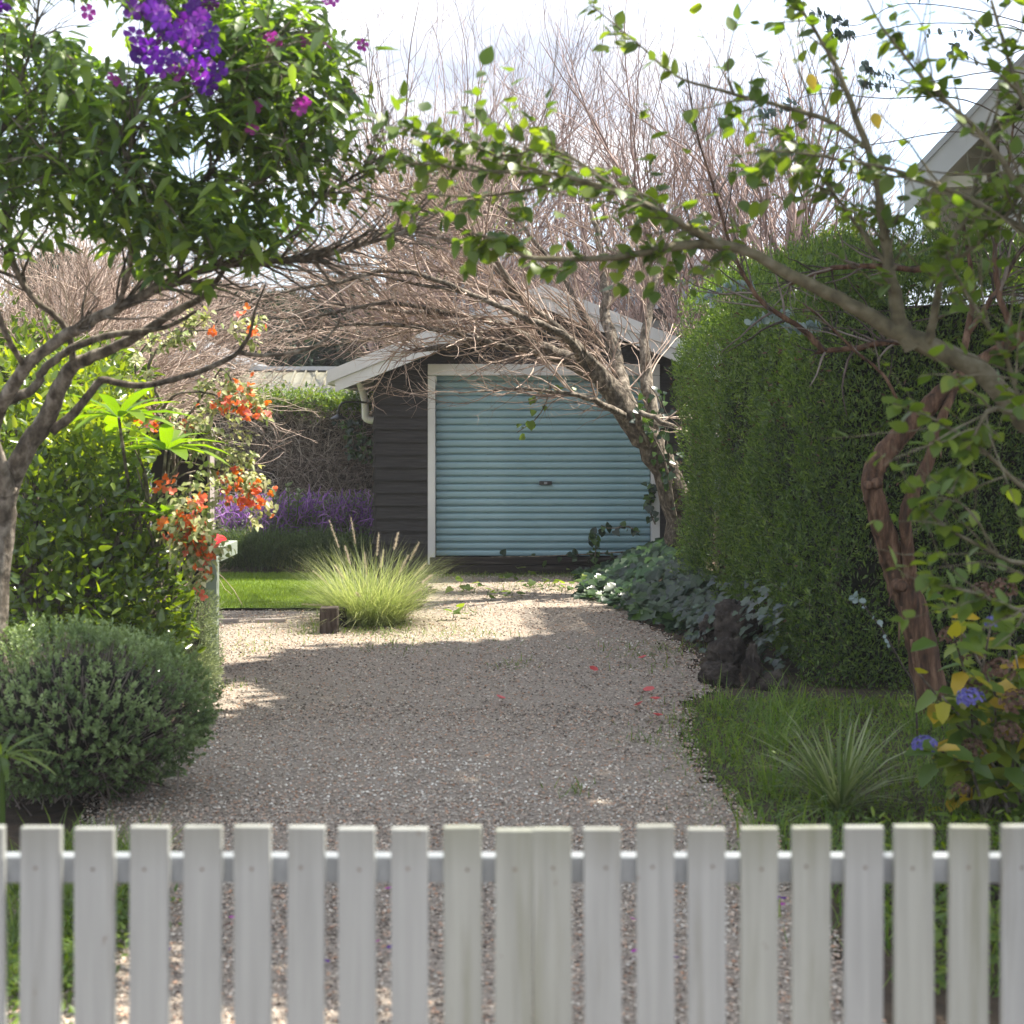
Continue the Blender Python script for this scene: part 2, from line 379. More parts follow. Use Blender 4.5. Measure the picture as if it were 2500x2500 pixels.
M['bark_red'] = mottled('bark_red', [(.030, .015, .008), (.095, .048, .026), (.22, .13, .08)], 9, .75, 1., .02, stretch=(3, 3, .45), pos=[.34, .5, .68])
M['twig'] = mottled('twig', [(.22, .155, .12), (.40, .30, .24), (.60, .48, .40)], 5, .75, 0, attr=.5)
M['twig_far'] = mottled('twig_far', [(.15, .10, .085), (.28, .195, .165), (.42, .31, .27)], 4, .8, 0, attr=.5)
M['twig_dead'] = mottled('twig_dead', [(.055, .042, .034), (.13, .10, .085), (.24, .20, .17)], 5, .9, 0, attr=.6)
M['vine'] = mottled('dry_vine', [(.13, .10, .075), (.28, .23, .175), (.48, .41, .33)], 5, .9, 0, attr=.6)
M['rock'] = mottled('rock', [(.014, .011, .009), (.035, .027, .022), (.066, .053, .043), (.045, .055, .02)], 9, .95, 1., .04, pos=[.3, .48, .62, .74])
M['tib_leaf'] = leaf_mat('tib_leaf', [(.060, .105, .045), (.10, .16, .048), (.15, .22, .044), (.23, .31, .04)], .5, .33, (2.0, 2.2, .35), .7)
M['purple'] = leaf_mat('purple_petal', [(.07, .010, .22), (.13, .018, .31), (.24, .04, .36)], .45, .5, (1.4, 1., 1.5))
M['magenta'] = leaf_mat('magenta_petal', [(.36, .03, .34), (.50, .07, .42)], .45, .5, (1.3, 1, 1.3))
M['green_leaf'] = leaf_mat('green_leaf', [(.055, .105, .018), (.085, .145, .022), (.125, .19, .026), (.18, .24, .03)], .50, .42, (1.9, 1.85, .4))
M['yellow_leaf'] = leaf_mat('yellow_leaf', [(.42, .30, .02), (.55, .42, .04)], .4, .5, (1.3, 1.2, .5))
M['gloss_leaf'] = leaf_mat('gloss_leaf', [(.035, .070, .014), (.075, .130, .018), (.135, .205, .022), (.24, .31, .03)], .5, .25, (2.2, 1.95, .35), .9)
M['grey_leaf'] = leaf_mat('grey_leaf', [(.055, .10, .035), (.13, .195, .072), (.22, .295, .12), (.34, .42, .21)], .32, .6, (1.3, 1.4, .6))
M['pale_leaf'] = leaf_mat('pale_leaf', [(.16, .20, .10), (.26, .31, .17), (.36, .40, .25)], .3, .6, (1.2, 1.25, .8))
M['varieg'] = leaf_mat('variegated_leaf', [(.13, .19, .04), (.28, .33, .10), (.48, .49, .24), (.64, .61, .40)], .35, .5, (1.2, 1.2, .6))
M['orange'] = leaf_mat('orange_bract', [(.74, .12, .02), (.80, .22, .015), (.78, .18, .10), (.80, .30, .26)], .45, .55, (1.2, 1., .7))
M['broad_leaf'] = leaf_mat('broad_leaf', [(.10, .19, .012), (.16, .27, .016), (.23, .35, .02)], .5, .4, (1.6, 1.6, .35))
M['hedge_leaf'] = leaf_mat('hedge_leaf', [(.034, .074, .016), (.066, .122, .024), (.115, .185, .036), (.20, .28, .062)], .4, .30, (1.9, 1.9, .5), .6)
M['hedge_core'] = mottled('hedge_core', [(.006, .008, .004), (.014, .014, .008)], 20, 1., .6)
M['ivy_leaf'] = leaf_mat('ivy_leaf', [(.012, .030, .018), (.020, .045, .022), (.035, .075, .022), (.08, .15, .02)], .28, .30, (2., 2.1, .4), .6)
M['euc_leaf'] = leaf_mat('eucalyptus_leaf', [(.22, .29, .28), (.34, .42, .41), (.46, .53, .52)], .45, .6, (1, 1.08, 1))
M['conifer'] = leaf_mat('conifer', [(.010, .026, .014), (.018, .042, .020), (.03, .06, .028)], .15, .6)
M['yl_green'] = leaf_mat('yellow_green_leaf', [(.05, .10, .012), (.10, .17, .018), (.17, .24, .03)], .4, .5)
M['grass'] = leaf_mat('grass_blade', [(.03, .085, .010), (.055, .13, .014), (.09, .18, .02)], .35, .5)
M['verge'] = leaf_mat('verge_blade', [(.06, .13, .016), (.11, .20, .025), (.19, .28, .045)], .42, .5)
M['fountain'] = leaf_mat('fountain_blade', [(.17, .22, .08), (.31, .36, .16), (.54, .54, .36)], .5, .5, (1.3, 1.35, .7))
M['plume'] = leaf_mat('plume', [(.42, .34, .25), (.58, .50, .40), (.66, .60, .52)], .5, .8, (1.1, 1.1, 1))
M['stripe'] = leaf_mat('striped_blade', [(.09, .15, .04), (.20, .26, .10), (.42, .46, .27)], .4, .5, (1.2, 1.2, .6))
M['hyd_leaf'] = leaf_mat('hydrangea_leaf', [(.06, .12, .018), (.105, .18, .02), (.20, .26, .022), (.42, .37, .022), (.52, .31, .022)], .38, .45, (1.6, 1.5, .35))
M['hyd_blue'] = leaf_mat('hydrangea_blue', [(.10, .10, .36), (.16, .15, .46), (.26, .22, .55)], .3, .6, (1.1, 1.1, 1.2))
M['hyd_dry'] = leaf_mat('hydrangea_dry', [(.06, .030, .018), (.13, .07, .045), (.20, .12, .08)], .25, .8, (1.2, 1, .8))
M['salvia'] = leaf_mat('salvia_spike', [(.26, .10, .42), (.46, .22, .60), (.68, .46, .74)], .45, .7, (1.2, 1, 1.2))
M['salvia_leaf'] = leaf_mat('salvia_leaf', [(.09, .12, .06), (.18, .22, .13), (.32, .35, .25)], .35, .6, (1.3, 1.3, .8))
M['rosemary'] = leaf_mat('rosemary', [(.04, .075, .025), (.07, .115, .038), (.12, .175, .065)], .3, .5)
M['petal_red'] = leaf_mat('petal_red', [(.55, .06, .05), (.68, .14, .14)], .3, .6, (1.1, 1, 1))

# door paint: flat blue with scratches and chips
def door_mat():
    m, n, l, b, o = base_mat('door_blue')
    y = noise(n, l, 1.3, 3); r0 = ramp(n, [(.25, .405, .455), (.30, .46, .51)], [.35, .65]); l.new(y.outputs['Fac'], r0.inputs[0])
    x = noise(n, l, 9, 9, .7, stretch=(.55, 1, 2.4)); r = ramp(n, [(0, 0, 0), (1, 1, 1)], [.665, .68]); l.new(x.outputs['Fac'], r.inputs[0])
    a = n.new('ShaderNodeMixRGB'); a.inputs[2].default_value = (.66, .70, .70, 1); l.new(r.outputs[0], a.inputs[0]); l.new(r0.outputs[0], a.inputs[1])
    x2 = noise(n, l, 23, 6, .6, stretch=(.8, 1, 1.3)); r2 = ramp(n, [(0, 0, 0), (1, 1, 1)], [.70, .71]); l.new(x2.outputs['Fac'], r2.inputs[0])
    c = n.new('ShaderNodeMixRGB'); c.inputs[2].default_value = (.05, .07, .075, 1); l.new(r2.outputs[0], c.inputs[0]); l.new(a.outputs[0], c.inputs[1])
    l.new(c.outputs[0], b.inputs['Base Color']); b.inputs['Roughness'].default_value = .42
    return m
M['door'] = door_mat()

# ------------------------------------------------------------------ ground, driveway, lawn
def sheet(name, inside, x0, x1, y0, y1, step, z, mat, wob=.006, seed=3):
    xs = np.arange(x0, x1 + 1e-6, step); ys = np.arange(y0, y1 + 1e-6, step); nx, ny = len(xs), len(ys)
    gx, gy = np.meshgrid(xs, ys); V = np.stack([gx.ravel(), gy.ravel(), np.zeros(nx * ny)], 1)
    V[:, 2] = z + wob * vnoise(V, 4, seed)
    i = (np.arange(ny - 1)[:, None] * nx + np.arange(nx - 1)[None]).ravel()
    f = np.stack([i, i + 1, i + nx + 1, i + nx], 1); c = V[f].mean(1); k = inside(c[:, 0], c[:, 1])
    f = f[k]; u, inv = np.unique(f, return_inverse=True)
    o = mk(name, V[u], [inv.reshape(f.shape)], mat, None, True); o["kind"] = "structure"; return o
mbg = MB(); mbg.add([(-145, -55, 0), (145, -55, 0), (145, 235, 0), (-145, 235, 0)], [[(0, 1, 2, 3)]])
g = mbg.build('ground', M['soil']); g["kind"] = "structure"
LZ = [0, 9.1, 9.2, 11.4, 12.5, 14.6, 16.2]; LX = [-1.75, -1.75, -1.5, -1.47, -.85, -.76, -.92]
RZ = [0, 5, 6, 7.5, 8.5, 9, 10.5, 12, 16.2]; RX = [1.1, .95, .87, .84, .97, 1.2, 1.2, 1.08, 1.4]
def drive(x, y, pad=0.):
    p = np.stack([x * 0, y, x * 0], 1); w = .10 * vnoise(p, 3.1, 8) + .05 * vnoise(p, 11, 9)
    a = (x > np.interp(y, LZ, LX) + w - pad) & (x < np.interp(y, RZ, RX) + w + pad) & (y < 16)
    b = (x < -1.45) & (x > -9) & (y > 9.15 + w) & (y < 12.84 + pad * .3)
    return a | b
sheet('driveway', lambda x, y: drive(x, y), -9, 2, -2, 16, .06, .018, M['gravel_bed'], .010)
def lawn_in(x, y): return (y > 12.9) & (y < 15.9) & (x < np.interp(y, [12.9, 13.4, 15.9], [-1.55, -1.42, -1.55])) & (x > -9)
sheet('lawn', lawn_in, -9, -1.3, 12.9, 15.9, .06, .03, M['lawn_bed'], .010)

# loose stones on the driveway, denser where they show largest
ST = (np.array([(-.5, 0, 0), (.5, .05, .02), (0, -.48, .05), (.05, .5, 0), (.02, .0, .42), (-.28, .30, .28), (.3, -.25, .25)]),
      [np.array([(0, 2, 4), (2, 6, 4), (2, 1, 6), (6, 1, 4), (1, 3, 4), (3, 5, 4), (3, 0, 5), (5, 0, 4)])])
pp = []
for y0, y1, d in ((3.9, 5, 4200), (5, 6.5, 3800), (6.5, 8.5, 2300), (8.5, 11, 1250), (11, 13, 800), (13, 16, 500)):
    hx = y1 * .36; n = int((2 * hx) * (y1 - y0) * d); pp.append(np.stack([U(-hx, hx, n), U(y0, y1, n)], 1))
pp = np.concatenate(pp); k = drive(pp[:, 0], pp[:, 1], .06); pp = pp[k]
# thin out towards worn edges
n = len(pp); pos = np.stack([pp[:, 0], pp[:, 1], .018 + .008 * vnoise(np.c_[pp, np.zeros(n)], 4, 3) + U(-.002, .006, n)], 1)
sz = U(.008, .018, n) * (1 + .035 * (pp[:, 1] - 4))
up = nrm(np.c_[rng.normal(size=(n, 2)) * .35, np.ones(n)])
vv = np.clip(U(0, 1, n) + .22 * vnoise(np.c_[pp, np.zeros(n)], 1.6, 51) - .05, 0, 1); vv = np.where(vv > .985, 1., vv * .84)
V, fc, v3 = scatter(ST, pos, rdir(n) * [1, 1, .25], up, sz, sz * U(.6, 1., n), 0, vv)
o = mk('gravel', V, fc, M['stone'], None, False, v3, "stuff"); tag(o, 'loose pinkish grey gravel covering the driveway', 'gravel')
# lawn blades
n = 26000; x = U(-3.6, -1.35, n); y = 12.9 + 3 * U(0, 1, n); k = lawn_in(x, y); x, y = x[k], y[k]; n = len(x)
V, fc, v3 = scatter(TRI, np.c_[x, y, np.full(n, .028)], nrm(np.c_[rng.normal(size=(n, 2)) * .5, np.ones(n)]), rdir(n), U(.025, .05, n), U(.005, .009, n))
o = mk('lawn_grass', V, fc, M['lawn'], None, False, v3, "stuff"); tag(o, 'short bright green grass of the mown lawn', 'grass')

# pale timber edging strips lying in the side gravel
for a, b in ((530, 582), (622, 697)):
    p, q = G(a, 1525), G(b, 1525)
    o = MB().box((p[0], p[1], .01), (q[0], q[1] + .03, .045)).build('edging_strip', M['edge_strip'])
    tag(bevel(o, .004), 'short pale edging strip in the gravel touching the sage post' if a < 600 else 'longer pale edging strip in the gravel midway to the timber bollard', 'edging', 'edging strips in the side gravel')

# ------------------------------------------------------------------ garage
GZ = 16.0
gar = thing('garage', 'small dark weatherboard garage with pale blue roller door and white trim', 'garage', (.3, GZ, 0))
WX0, WX1, AX = X_(913, GZ), X_(1741, GZ), X_(1327, GZ)
DX0, DX1 = X_(1063, GZ), X_(1590, GZ); TX0, TX1 = X_(1045, GZ), X_(1610, GZ)
DZ0, DZ1 = Z_(1362, GZ), Z_(915, GZ); TZ1 = Z_(889, GZ)
EX0 = X_(800, 15.65); EZ = Z_(918, 15.65); SL = .40
def roofz(x): return EZ + SL * ((x - EX0) if x < AX else (2 * AX - x - EX0))
DEPTH = 6.0
# structural shell behind the boards
sh = MB()
poly = [(WX0 + .02, 0), (TX0 + .01, 0), (TX0 + .01, TZ1 - .02), (TX1 - .01, TZ1 - .02), (TX1 - .01, 0), (WX1 - .02, 0), (WX1 - .02, roofz(WX1) - .12), (AX, roofz(AX) - .12), (WX0 + .02, roofz(WX0) - .12)]
sh.add([(x, GZ + .05, z) for x, z in poly] + [(x, GZ + .12, z) for x, z in poly],
       [[(0, 1, 2, 8)], [(2, 3, 6, 7, 8)], [(3, 4, 5, 6)], [(i, i + 9, (i + 1) % 9 + 9, (i + 1) % 9) for i in range(9)]])
sh.box((WX0 + .02, GZ + .12, 0), (WX0 + .1, GZ + DEPTH, roofz(WX0) - .12)); sh.box((WX1 - .1, GZ + .12, 0), (WX1 - .02, GZ + DEPTH, roofz(WX1) - .12))
sh.box((WX0 + .1, GZ + DEPTH - .08, 0), (WX1 - .1, GZ + DEPTH, roofz(WX0) - .12))
sh.build('wall', M['dark_board'], gar)
BH = .1365
def board(x0, x1, z0, z1, clip=True):
    """one lapped weatherboard, bottom edge proud"""
    t0, t1 = (z0 - 0) , z1
    xl0, xr0, xl1, xr1 = x0, x1, x0, x1
    if clip:
        def lim(z): d = (roofz(AX) - .1 - z) / SL; return AX - d, AX + d
        a, b = lim(z0); xl0, xr0 = max(x0, a), min(x1, b); a, b = lim(z1); xl1, xr1 = max(x0, a), min(x1, b)
    if xr1 <= xl1 or xr0 <= xl0: return None
    V = [(xl0, GZ - .022, z0), (xr0, GZ - .022, z0), (xr1, GZ + .004, z1), (xl1, GZ + .004, z1), (xl0, GZ + .046, z0), (xr0, GZ + .046, z0), (xr1, GZ + .046, z1), (xl1, GZ + .046, z1)]
    return V, [[(0, 1, 2, 3), (1, 5, 6, 2), (4, 7, 6, 5), (0, 3, 7, 4), (0, 4, 5, 1), (3, 2, 6, 7)]]
z = .06
while z < roofz(AX):
    z1 = z + BH
    segs = [(WX0, TX0 - .002), (TX1 + .002, WX1)] if z1 < TZ1 + .05 else [(WX0, WX1)]
    for a, b in segs:
        r = board(a, b, z + .004, z1 + .012)
        if r: mk('weatherboard', r[0], r[1], M['dark_board'], gar)
    z = z1
z = .06
while z < roofz(WX0) - .2:
    r = MB().add([(WX0 - .024, GZ - .02, z + .004), (WX0 + .018, GZ - .02, z + .004), (WX0 + .018, GZ - .02, z + BH + .01), (WX0 + .004, GZ - .02, z + BH + .01),
                  (WX0 - .024, GZ + DEPTH, z + .004), (WX0 + .018, GZ + DEPTH, z + .004), (WX0 + .018, GZ + DEPTH, z + BH + .01), (WX0 + .004, GZ + DEPTH, z + BH + .01)],
                 [[(0, 1, 2, 3), (4, 7, 6, 5), (0, 4, 5, 1), (1, 5, 6, 2), (2, 6, 7, 3), (3, 7, 4, 0)]])
    r.build('weatherboard', M['dark_board'], gar); z += BH
# trim around the door
for a, b, c, d in ((TX0, DX0, Z_(1378, GZ), TZ1 - .125), (DX1, TX1, Z_(1330, GZ), TZ1 - .125), (TX0 - .0, TX1, TZ1 - .122, TZ1)):
    bevel(MB().box((a, GZ - .045, c), (b, GZ + .10, d)).build('door_trim', M['trim'], gar), .005)
# roller door: one slat after another
door = MB().box((DX0 + .001, GZ + .165, DZ0), (DX1 - .001, GZ + .18, DZ1 + .1)).build('roller_door', M['door'], gar)
ns = 25; hs = (DZ1 + .02 - DZ0) / ns
prof = [(.160, .0), (.148, .003), (.128, .10), (.120, .28), (.120, .62), (.128, .80), (.146, .90), (.150, .985), (.160, .985)]
pf = [(GZ + y, t * hs) for y, t in prof]
sb = MB().prismx(pf, DX0 + .003, DX1 - .003); slat_me = mesh('slat', np.concatenate(sb.V), sb.F, False); slat_me.materials.append(M['door'])
for i in range(ns):
    o = link('slat', slat_me, None, door); o.location = (0, U(-.0015, .0015), DZ0 + i * hs)
hz = Z_(1180, GZ); hx0, hx1 = X_(1317, GZ), X_(1348, GZ)
h = bevel(MB().box((hx0, GZ + .092, hz - .02), (hx1, GZ + .125, hz + .02)).build('handle_plate', M['black_metal'], door), .004)
bevel(MB().box((hx0 + .05, GZ + .05, hz - .012), (hx0 + .085, GZ + .094, hz + .012)).build('handle_lock', M['galv'], door), .004)
# timber threshold under the door
for a, b, c, d, y in ((TX0 - .002, TX1 + .3, 0, .115, -.10), (TX0 + .02, TX1 + .3, .118, .20, -.055)):
    o = MB().box((a, GZ + y, c), (b, GZ + .16, d)).build('sleeper', M['sleeper'], gar); bevel(o, .012)
MB().box((DX0, GZ - .03, .2), (DX1, GZ + .16, DZ0 - .005)).build('door_sill', M['sleeper'], gar)
# roof, barge boards, soffit, gutter pipe
YF = 15.65
for s in (-1, 1):
    e = EX0 if s < 0 else 2 * AX - EX0
    def q(x): return x if s < 0 else x
    top = [(e, EZ + .045), (AX, roofz(AX) + .045), (AX, roofz(AX) - .0), (e, EZ)]
    if s > 0: top = top[::-1]
    top = top[::-1]
    r = MB().prism(top, YF - .02, GZ + DEPTH + .3).build('roof', M['roof_grey'], gar)
    for k_, (o0, o1, yy) in enumerate(((.055, -.075, -.045), (-.079, -.20, -.025))):
        x0 = e + (0 if k_ == 0 else .08 * -s)
        b0 = roofz(x0 if s < 0 else x0)
        pl = [(x0, b0 + o0), (AX, roofz(AX) + o0), (AX, roofz(AX) + o1), (x0, b0 + o1)]
        if s > 0: pl = pl[::-1]
        MB().prism(pl[::-1], YF + yy, YF + .02 + .01 * k_).build('barge_board', M['trim'], gar)
    w = WX0 if s < 0 else WX1
    pl = [(e + .06 * -s, roofz(e) - .075 + .02), (w, roofz(w) - .08), (w, roofz(w) - .10), (e + .06 * -s, roofz(e) - .098 + .02)]
    if s > 0: pl = pl[::-1]
    MB().prism(pl[::-1], YF + .035, GZ + DEPTH).build('soffit', M['cream'], gar)
MB().box((EX0 - .02, YF + .03, EZ - .09), (EX0 + .08, GZ + DEPTH, EZ - .002)).build('gutter', M['trim'], gar)
dp = limb([(868, 905, 16.3, 5), (880, 940, 16.3, 9), (890, 975, 16.3, 9), (892, 1005, 16.3, 9), (893, 1020, 16.3, 9), (905, 1026, 16.3, 9), (925, 1027, 16.3, 9)], 30)
wood('downpipe', (dp[None, :, :3], np.full((1, 30), .04)), M['trim'], gar, 12)
# gooseneck lamp on the garage corner
lp = thing('wall_lamp', 'black gooseneck outdoor lamp beside the garage corner', 'lamp', P(913, 985, 16.2))
a = limb([(914, 985, 16.2, 2.6), (870, 981, 16.2, 2.6), (842, 982, 16.2, 2.6), (829, 992, 16.2, 2.6), (826, 1012, 16.2, 2.6)], 24)
wood('arm', (a[None, :, :3], a[None, :, 3]), M['black_metal'], lp, 8)
c = P(826, 1024, 16.2); an = np.arange(20) * 2 * math.pi / 20
rings = [(.018, .06), (.022, .05), (.05, .035), (.085, .012), (.09, 0), (.08, .004), (.045, .03)]
V = np.concatenate([np.c_[c[0] + r * np.cos(an), c[1] + r * np.sin(an), np.full(20, c[2] + h)] for r, h in rings])
fc = [(i * 20 + j, i * 20 + (j + 1) % 20, (i + 1) * 20 + (j + 1) % 20, (i + 1) * 20 + j) for i in range(len(rings) - 1) for j in range(20)]
mk('lamp_shade', V, [fc], M['black_metal'], lp, True)

# ------------------------------------------------------------------ shed behind, houses
shed = thing('shed', 'low shed with cream ribbed metal roof behind the overgrown fence', 'shed', (X_(690, 22), 22, 0))
z1, z0 = Z_(903, 23), Z_(985, 21.5)
for i in range(26):
    x0 = X_(460, 22) + i * .163
    pr = [(0, 0), (.118, 0), (.128, .03), (.152, .03), (.163, 0)]
    V = [(x0 + a, 21.5, z0 + h) for a, h in pr] + [(x0 + a, 23, z1 + h) for a, h in pr]
    mk('roof_sheet', V, [[(j, j + 1, j + 6, j + 5) for j in range(4)]], M['roof_tin'], shed)
MB().box((X_(455, 22), 22.9, z1 - .01), (X_(460, 22) + 26 * .164, 23.15, z1 + .05)).build('ridge_cap', M['pale_grey'], shed)
MB().box((X_(470, 22), 21.7, 0), (X_(455, 22) + 4.1, 24.5, z0 - .02)).build('wall', M['pale_grey'], shed)
MB().add([(X_(460, 22), 23.1, z1), (X_(460, 22) + 4.24, 23.1, z1), (X_(460, 22) + 4.24, 24.7, z0), (X_(460, 22), 24.7, z0)], [[(0, 1, 2, 3)]]).build('rear_roof', M['roof_tin'], shed)

def gable_house(name, label, Z, xl, xr, eave_l, slope, wall, roof, trim, depth=7, bh=.16, bt=.22, over=.5, soff=.5, nb=None, soffm=None):
    """gable end facing the camera; xl,xr wall; eave_l = (x,z) of the left roof tip"""
    t = thing(name, label, 'house', (xl, Z, 0)); ax = (xl + xr) / 2; ex, ez = eave_l
    def rz(x): return ez + slope * ((x - ex) if x < ax else (2 * ax - x - ex))
    pts = [(xl, 0), (xr, 0), (xr, rz(xr) - bt), (ax, rz(ax) - bt), (xl, rz(xl) - bt)]
    MB().prism(pts, Z + .03, Z + depth).build('wall', wall, t)
    z = .2
    while z < rz(ax) - bt:
        d0 = (rz(ax) - bt - z) / slope; d1 = (rz(ax) - bt - z - bh) / slope
        a0, b0, a1, b1 = max(xl, ax - d0), min(xr, ax + d0), max(xl, ax - d1), min(xr, ax + d1)
        if d1 > .05:
            V = [(a0, Z - .015, z + .003), (b0, Z - .015, z + .003), (b1, Z + .012, z + bh), (a1, Z + .012, z + bh), (a0, Z + .028, z + .003), (b0, Z + .028, z + .003), (b1, Z + .028, z + bh), (a1, Z + .028, z + bh)]
            mk('weatherboard', V, [[(0, 1, 2, 3), (1, 5, 6, 2), (4, 7, 6, 5), (0, 3, 7, 4), (0, 4, 5, 1), (3, 2, 6, 7)]], wall, t)
        z += bh
    for s in (-1, 1):
        e = ex if s < 0 else 2 * ax - ex
        def pr(nm, o0, o1, y0, y1, m, inset=0.):
            x0 = e - s * inset; pl = [(x0, rz(x0) + o0), (ax, rz(ax) + o0), (ax, rz(ax) + o1), (x0, rz(x0) + o1)]
            if s > 0: pl = pl[::-1]
            MB().prism(pl[::-1], y0, y1).build(nm, m, t)
        pr('roof', .06, 0, Z - over - .04, Z + depth + .3, roof)
        pr('barge_board', -.003, -bt, Z - over - .02, Z - over + .02, trim)
        pr('soffit', -.05, -.08, Z - over + .022, Z + depth, soffm or trim, .03)
    return t
# white house at the right edge
hr = gable_house('house', 'white weatherboard house with cream soffit rising above the hedge', 13.0, X_(2440, 13), X_(2440, 13) + 5.2,
                 (X_(2275, 12.4), Z_(440, 12.4)), 1.02, M['trim'], M['pale_grey'], M['trim'], 8, .17, .26, .6, soffm=M['cream'])
hr.rotation_euler.z = math.radians(-19)
MB().box((X_(2290, 12.6), 12.45, Z_(452, 12.5)), (X_(2450, 12.6), 12.95, Z_(425, 12.5))).build('eave_return', M['cream'], hr)
# white-gabled house behind the flowering climber on the left
hl = gable_house('house', 'pale grey gabled house behind the orange flowering climber', 20.5, X_(-60, 20.5), X_(455, 20.5), (X_(-170, 20), Z_(875, 20)), .42, M['pale_grey'], M['roof_grey'], M['trim'], 5, .17, .24, .5)
# far blue-grey house behind the bare trees
hf = thing('house', 'far blue grey weatherboard house glimpsed through bare trees', 'house', (X_(1500, 28), 28, 0))
x0, x1 = X_(1090, 28), X_(1760, 28); zt = Z_(640, 28)
MB().box((x0, 28, 0), (x1, 33, zt)).build('wall', M['grey_wall'], hf)
z = .3
while z < zt - .2:
    mk('weatherboard', [(x0, 27.965, z), (x1, 27.965, z), (x1, 27.99, z + .2), (x0, 27.99, z + .2), (x0, 27.997, z), (x1, 27.997, z), (x1, 27.997, z + .2), (x0, 27.997, z + .2)],
       [[(0, 1, 2, 3), (1, 5, 6, 2), (4, 7, 6, 5), (0, 3, 7, 4), (0, 4, 5, 1), (3, 2, 6, 7)]], M['grey_wall'], hf); z += .205
V = [(x0 - .4, 27.5, zt + .02), (x1 + .4, 27.5, zt + .02), (x1 + .4, 30.5, zt + .45), (x0 - .4, 30.5, zt + .45), (x1 + .4, 33.5, zt + .02), (x0 - .4, 33.5, zt + .02)]
mk('roof', V, [[(0, 1, 2, 3), (3, 2, 4, 5)]], M['roof_grey'], hf)
MB().box((x0 - .4, 27.46, zt - .14), (x1 + .4, 27.52, zt + .05)).build('fascia', M['pale_grey'], hf)
for a, b, c, d in ((1600, 1655, 690, 765), (1310, 1400, 700, 790)):
    w = bevel(MB().box((X_(a, 28), 27.93, Z_(d, 28)), (X_(b, 28), 27.962, Z_(c, 28))).build('window_frame', M['trim'], hf), .01)
    MB().box((X_(a + 6, 28), 27.915, Z_(d - 6, 28)), (X_(b - 6, 28), 27.928, Z_(c + 6, 28))).build('window_pane', M['glass'], w)
MB().box((X_(1540, 27.6), 26.6, Z_(775, 27.2)), (x1, 27.9, Z_(760, 27.2))).build('deck', M['sleeper'], hf)

# ------------------------------------------------------------------ picket gates
FZ = 2.69
LEFT = [(-80, 18), (54, 152), (188, 285), (320, 415), (450, 543), (576, 666), (703, 793), (830, 920), (957, 1047), (1085, 1178), (1207, 1299)]
RIGHT = [(1302, 1396), (1427, 1518), (1553, 1645), (1678, 1770), (1804, 1895), (1930, 2023), (2056, 2150), (2180, 2275), (2311, 2406), (2440, 2535), (2566, 2660)]
for nm, pk, lab in (('L', LEFT, 'whitewashed picket gate leaf backed by the round grey shrub'), ('R', RIGHT, 'whitewashed picket gate leaf with mossy stained boards beside the hydrangea')):
    gt = thing('picket_gate', lab, 'gate', (X_(sum(pk[5]) / 2, FZ), FZ, 0), 'two leaves of the picket gate')
    for i, (a, b) in enumerate(pk):
        x0, x1 = X_(a, FZ), X_(b, FZ); zt = Z_(2016 + U(-5, 5), FZ); tl = U(-.003, .003); zb = .05
        V = []
        for y in (FZ - .019, FZ):
            V += [(x0 - tl, y, zb), (x1 - tl, y, zb), (x1 + tl, y, zt + U(-.001, .001)), (x0 + tl, y, zt)]
        mossy = (nm == 'R' and i in (0, 4, 5, 7, 8)) or (nm == 'L' and i in (9, 10))
        o = mk('picket', V, [[(0, 1, 2, 3), (7, 6, 5, 4), (0, 4, 5, 1), (1, 5, 6, 2), (2, 6, 7, 3), (3, 7, 4, 0)]], M['white2'] if mossy else M['white'], gt); bevel(o, .0022, 2)
        nc = np.array([(x0 + x1) / 2 + U(-.01, .01), FZ - .0195, Z_(2112, FZ) + U(-.003, .003)]); an = np.arange(8) * math.pi / 4
        V = np.concatenate([[nc + [0, -.0012, 0]], np.c_[nc[0] + .0033 * np.cos(an), np.full(8, nc[1]), nc[2] + .0033 * np.sin(an)]])
        mk('nail', V, [[(0, 1 + j, 1 + (j + 1) % 8) for j in range(8)]], M['nail'], o, True)
    xa, xb = X_(pk[0][0], FZ), X_(pk[-1][1], FZ)
    for z0, z1 in ((Z_(2158, FZ), Z_(2092, FZ)), (.18, .23)):
        bevel(MB().box((xa, FZ + .002, z0), (xb - .004, FZ + .034, z1)).build('rail', M['galv'] if z0 > .5 else M['white'], gt), .003)
    hx = xa - .012 if nm == 'L' else xb + .012
    bevel(MB().box((hx - (.09 if nm == 'L' else 0), FZ - .03, 0), (hx + (0 if nm == 'L' else .09), FZ + .06, .92)).build('hinge_post', M['white'], gt), .004)
    for z0 in (.2, .79): bevel(MB().box((hx - .02, FZ - .028, z0), (hx + .02, FZ - .02, z0 + .03)).build('hinge', M['black_metal'], gt), .001)

# ------------------------------------------------------------------ timber screen, sage post, wheelie bin, bollards
scr = thing('timber_screen', 'dark brown vertical board screen carrying the orange climber', 'screen', (X_(300, 9.5), 9.5, 0))
SZ = 9.5; x = X_(508, SZ); i = 0
while x > -6:
    w = .108 + U(-.004, .004)
    bevel(MB().box((x - w, SZ, .03), (x, SZ + .022, Z_(1048, SZ) + U(-.01, .01))).build('board', M['screen'], scr), .003); x -= w + U(.012, .02)
for z0 in (.3, 1.3): MB().box((-6, SZ + .024, z0), (X_(505, SZ), SZ + .07, z0 + .09)).build('rail', M['screen'], scr)
MB().box((X_(508, SZ) + .002, SZ - .03, 0), (X_(515, SZ), SZ + .11, Z_(1045, SZ))).build('end_strip', M['edge_strip'], scr)
o = MB().box((X_(505, 9.25), 9.2, 0), (X_(533, 9.25), 9.28, Z_(1358, 9.25))).build('short_post', M['sage'])
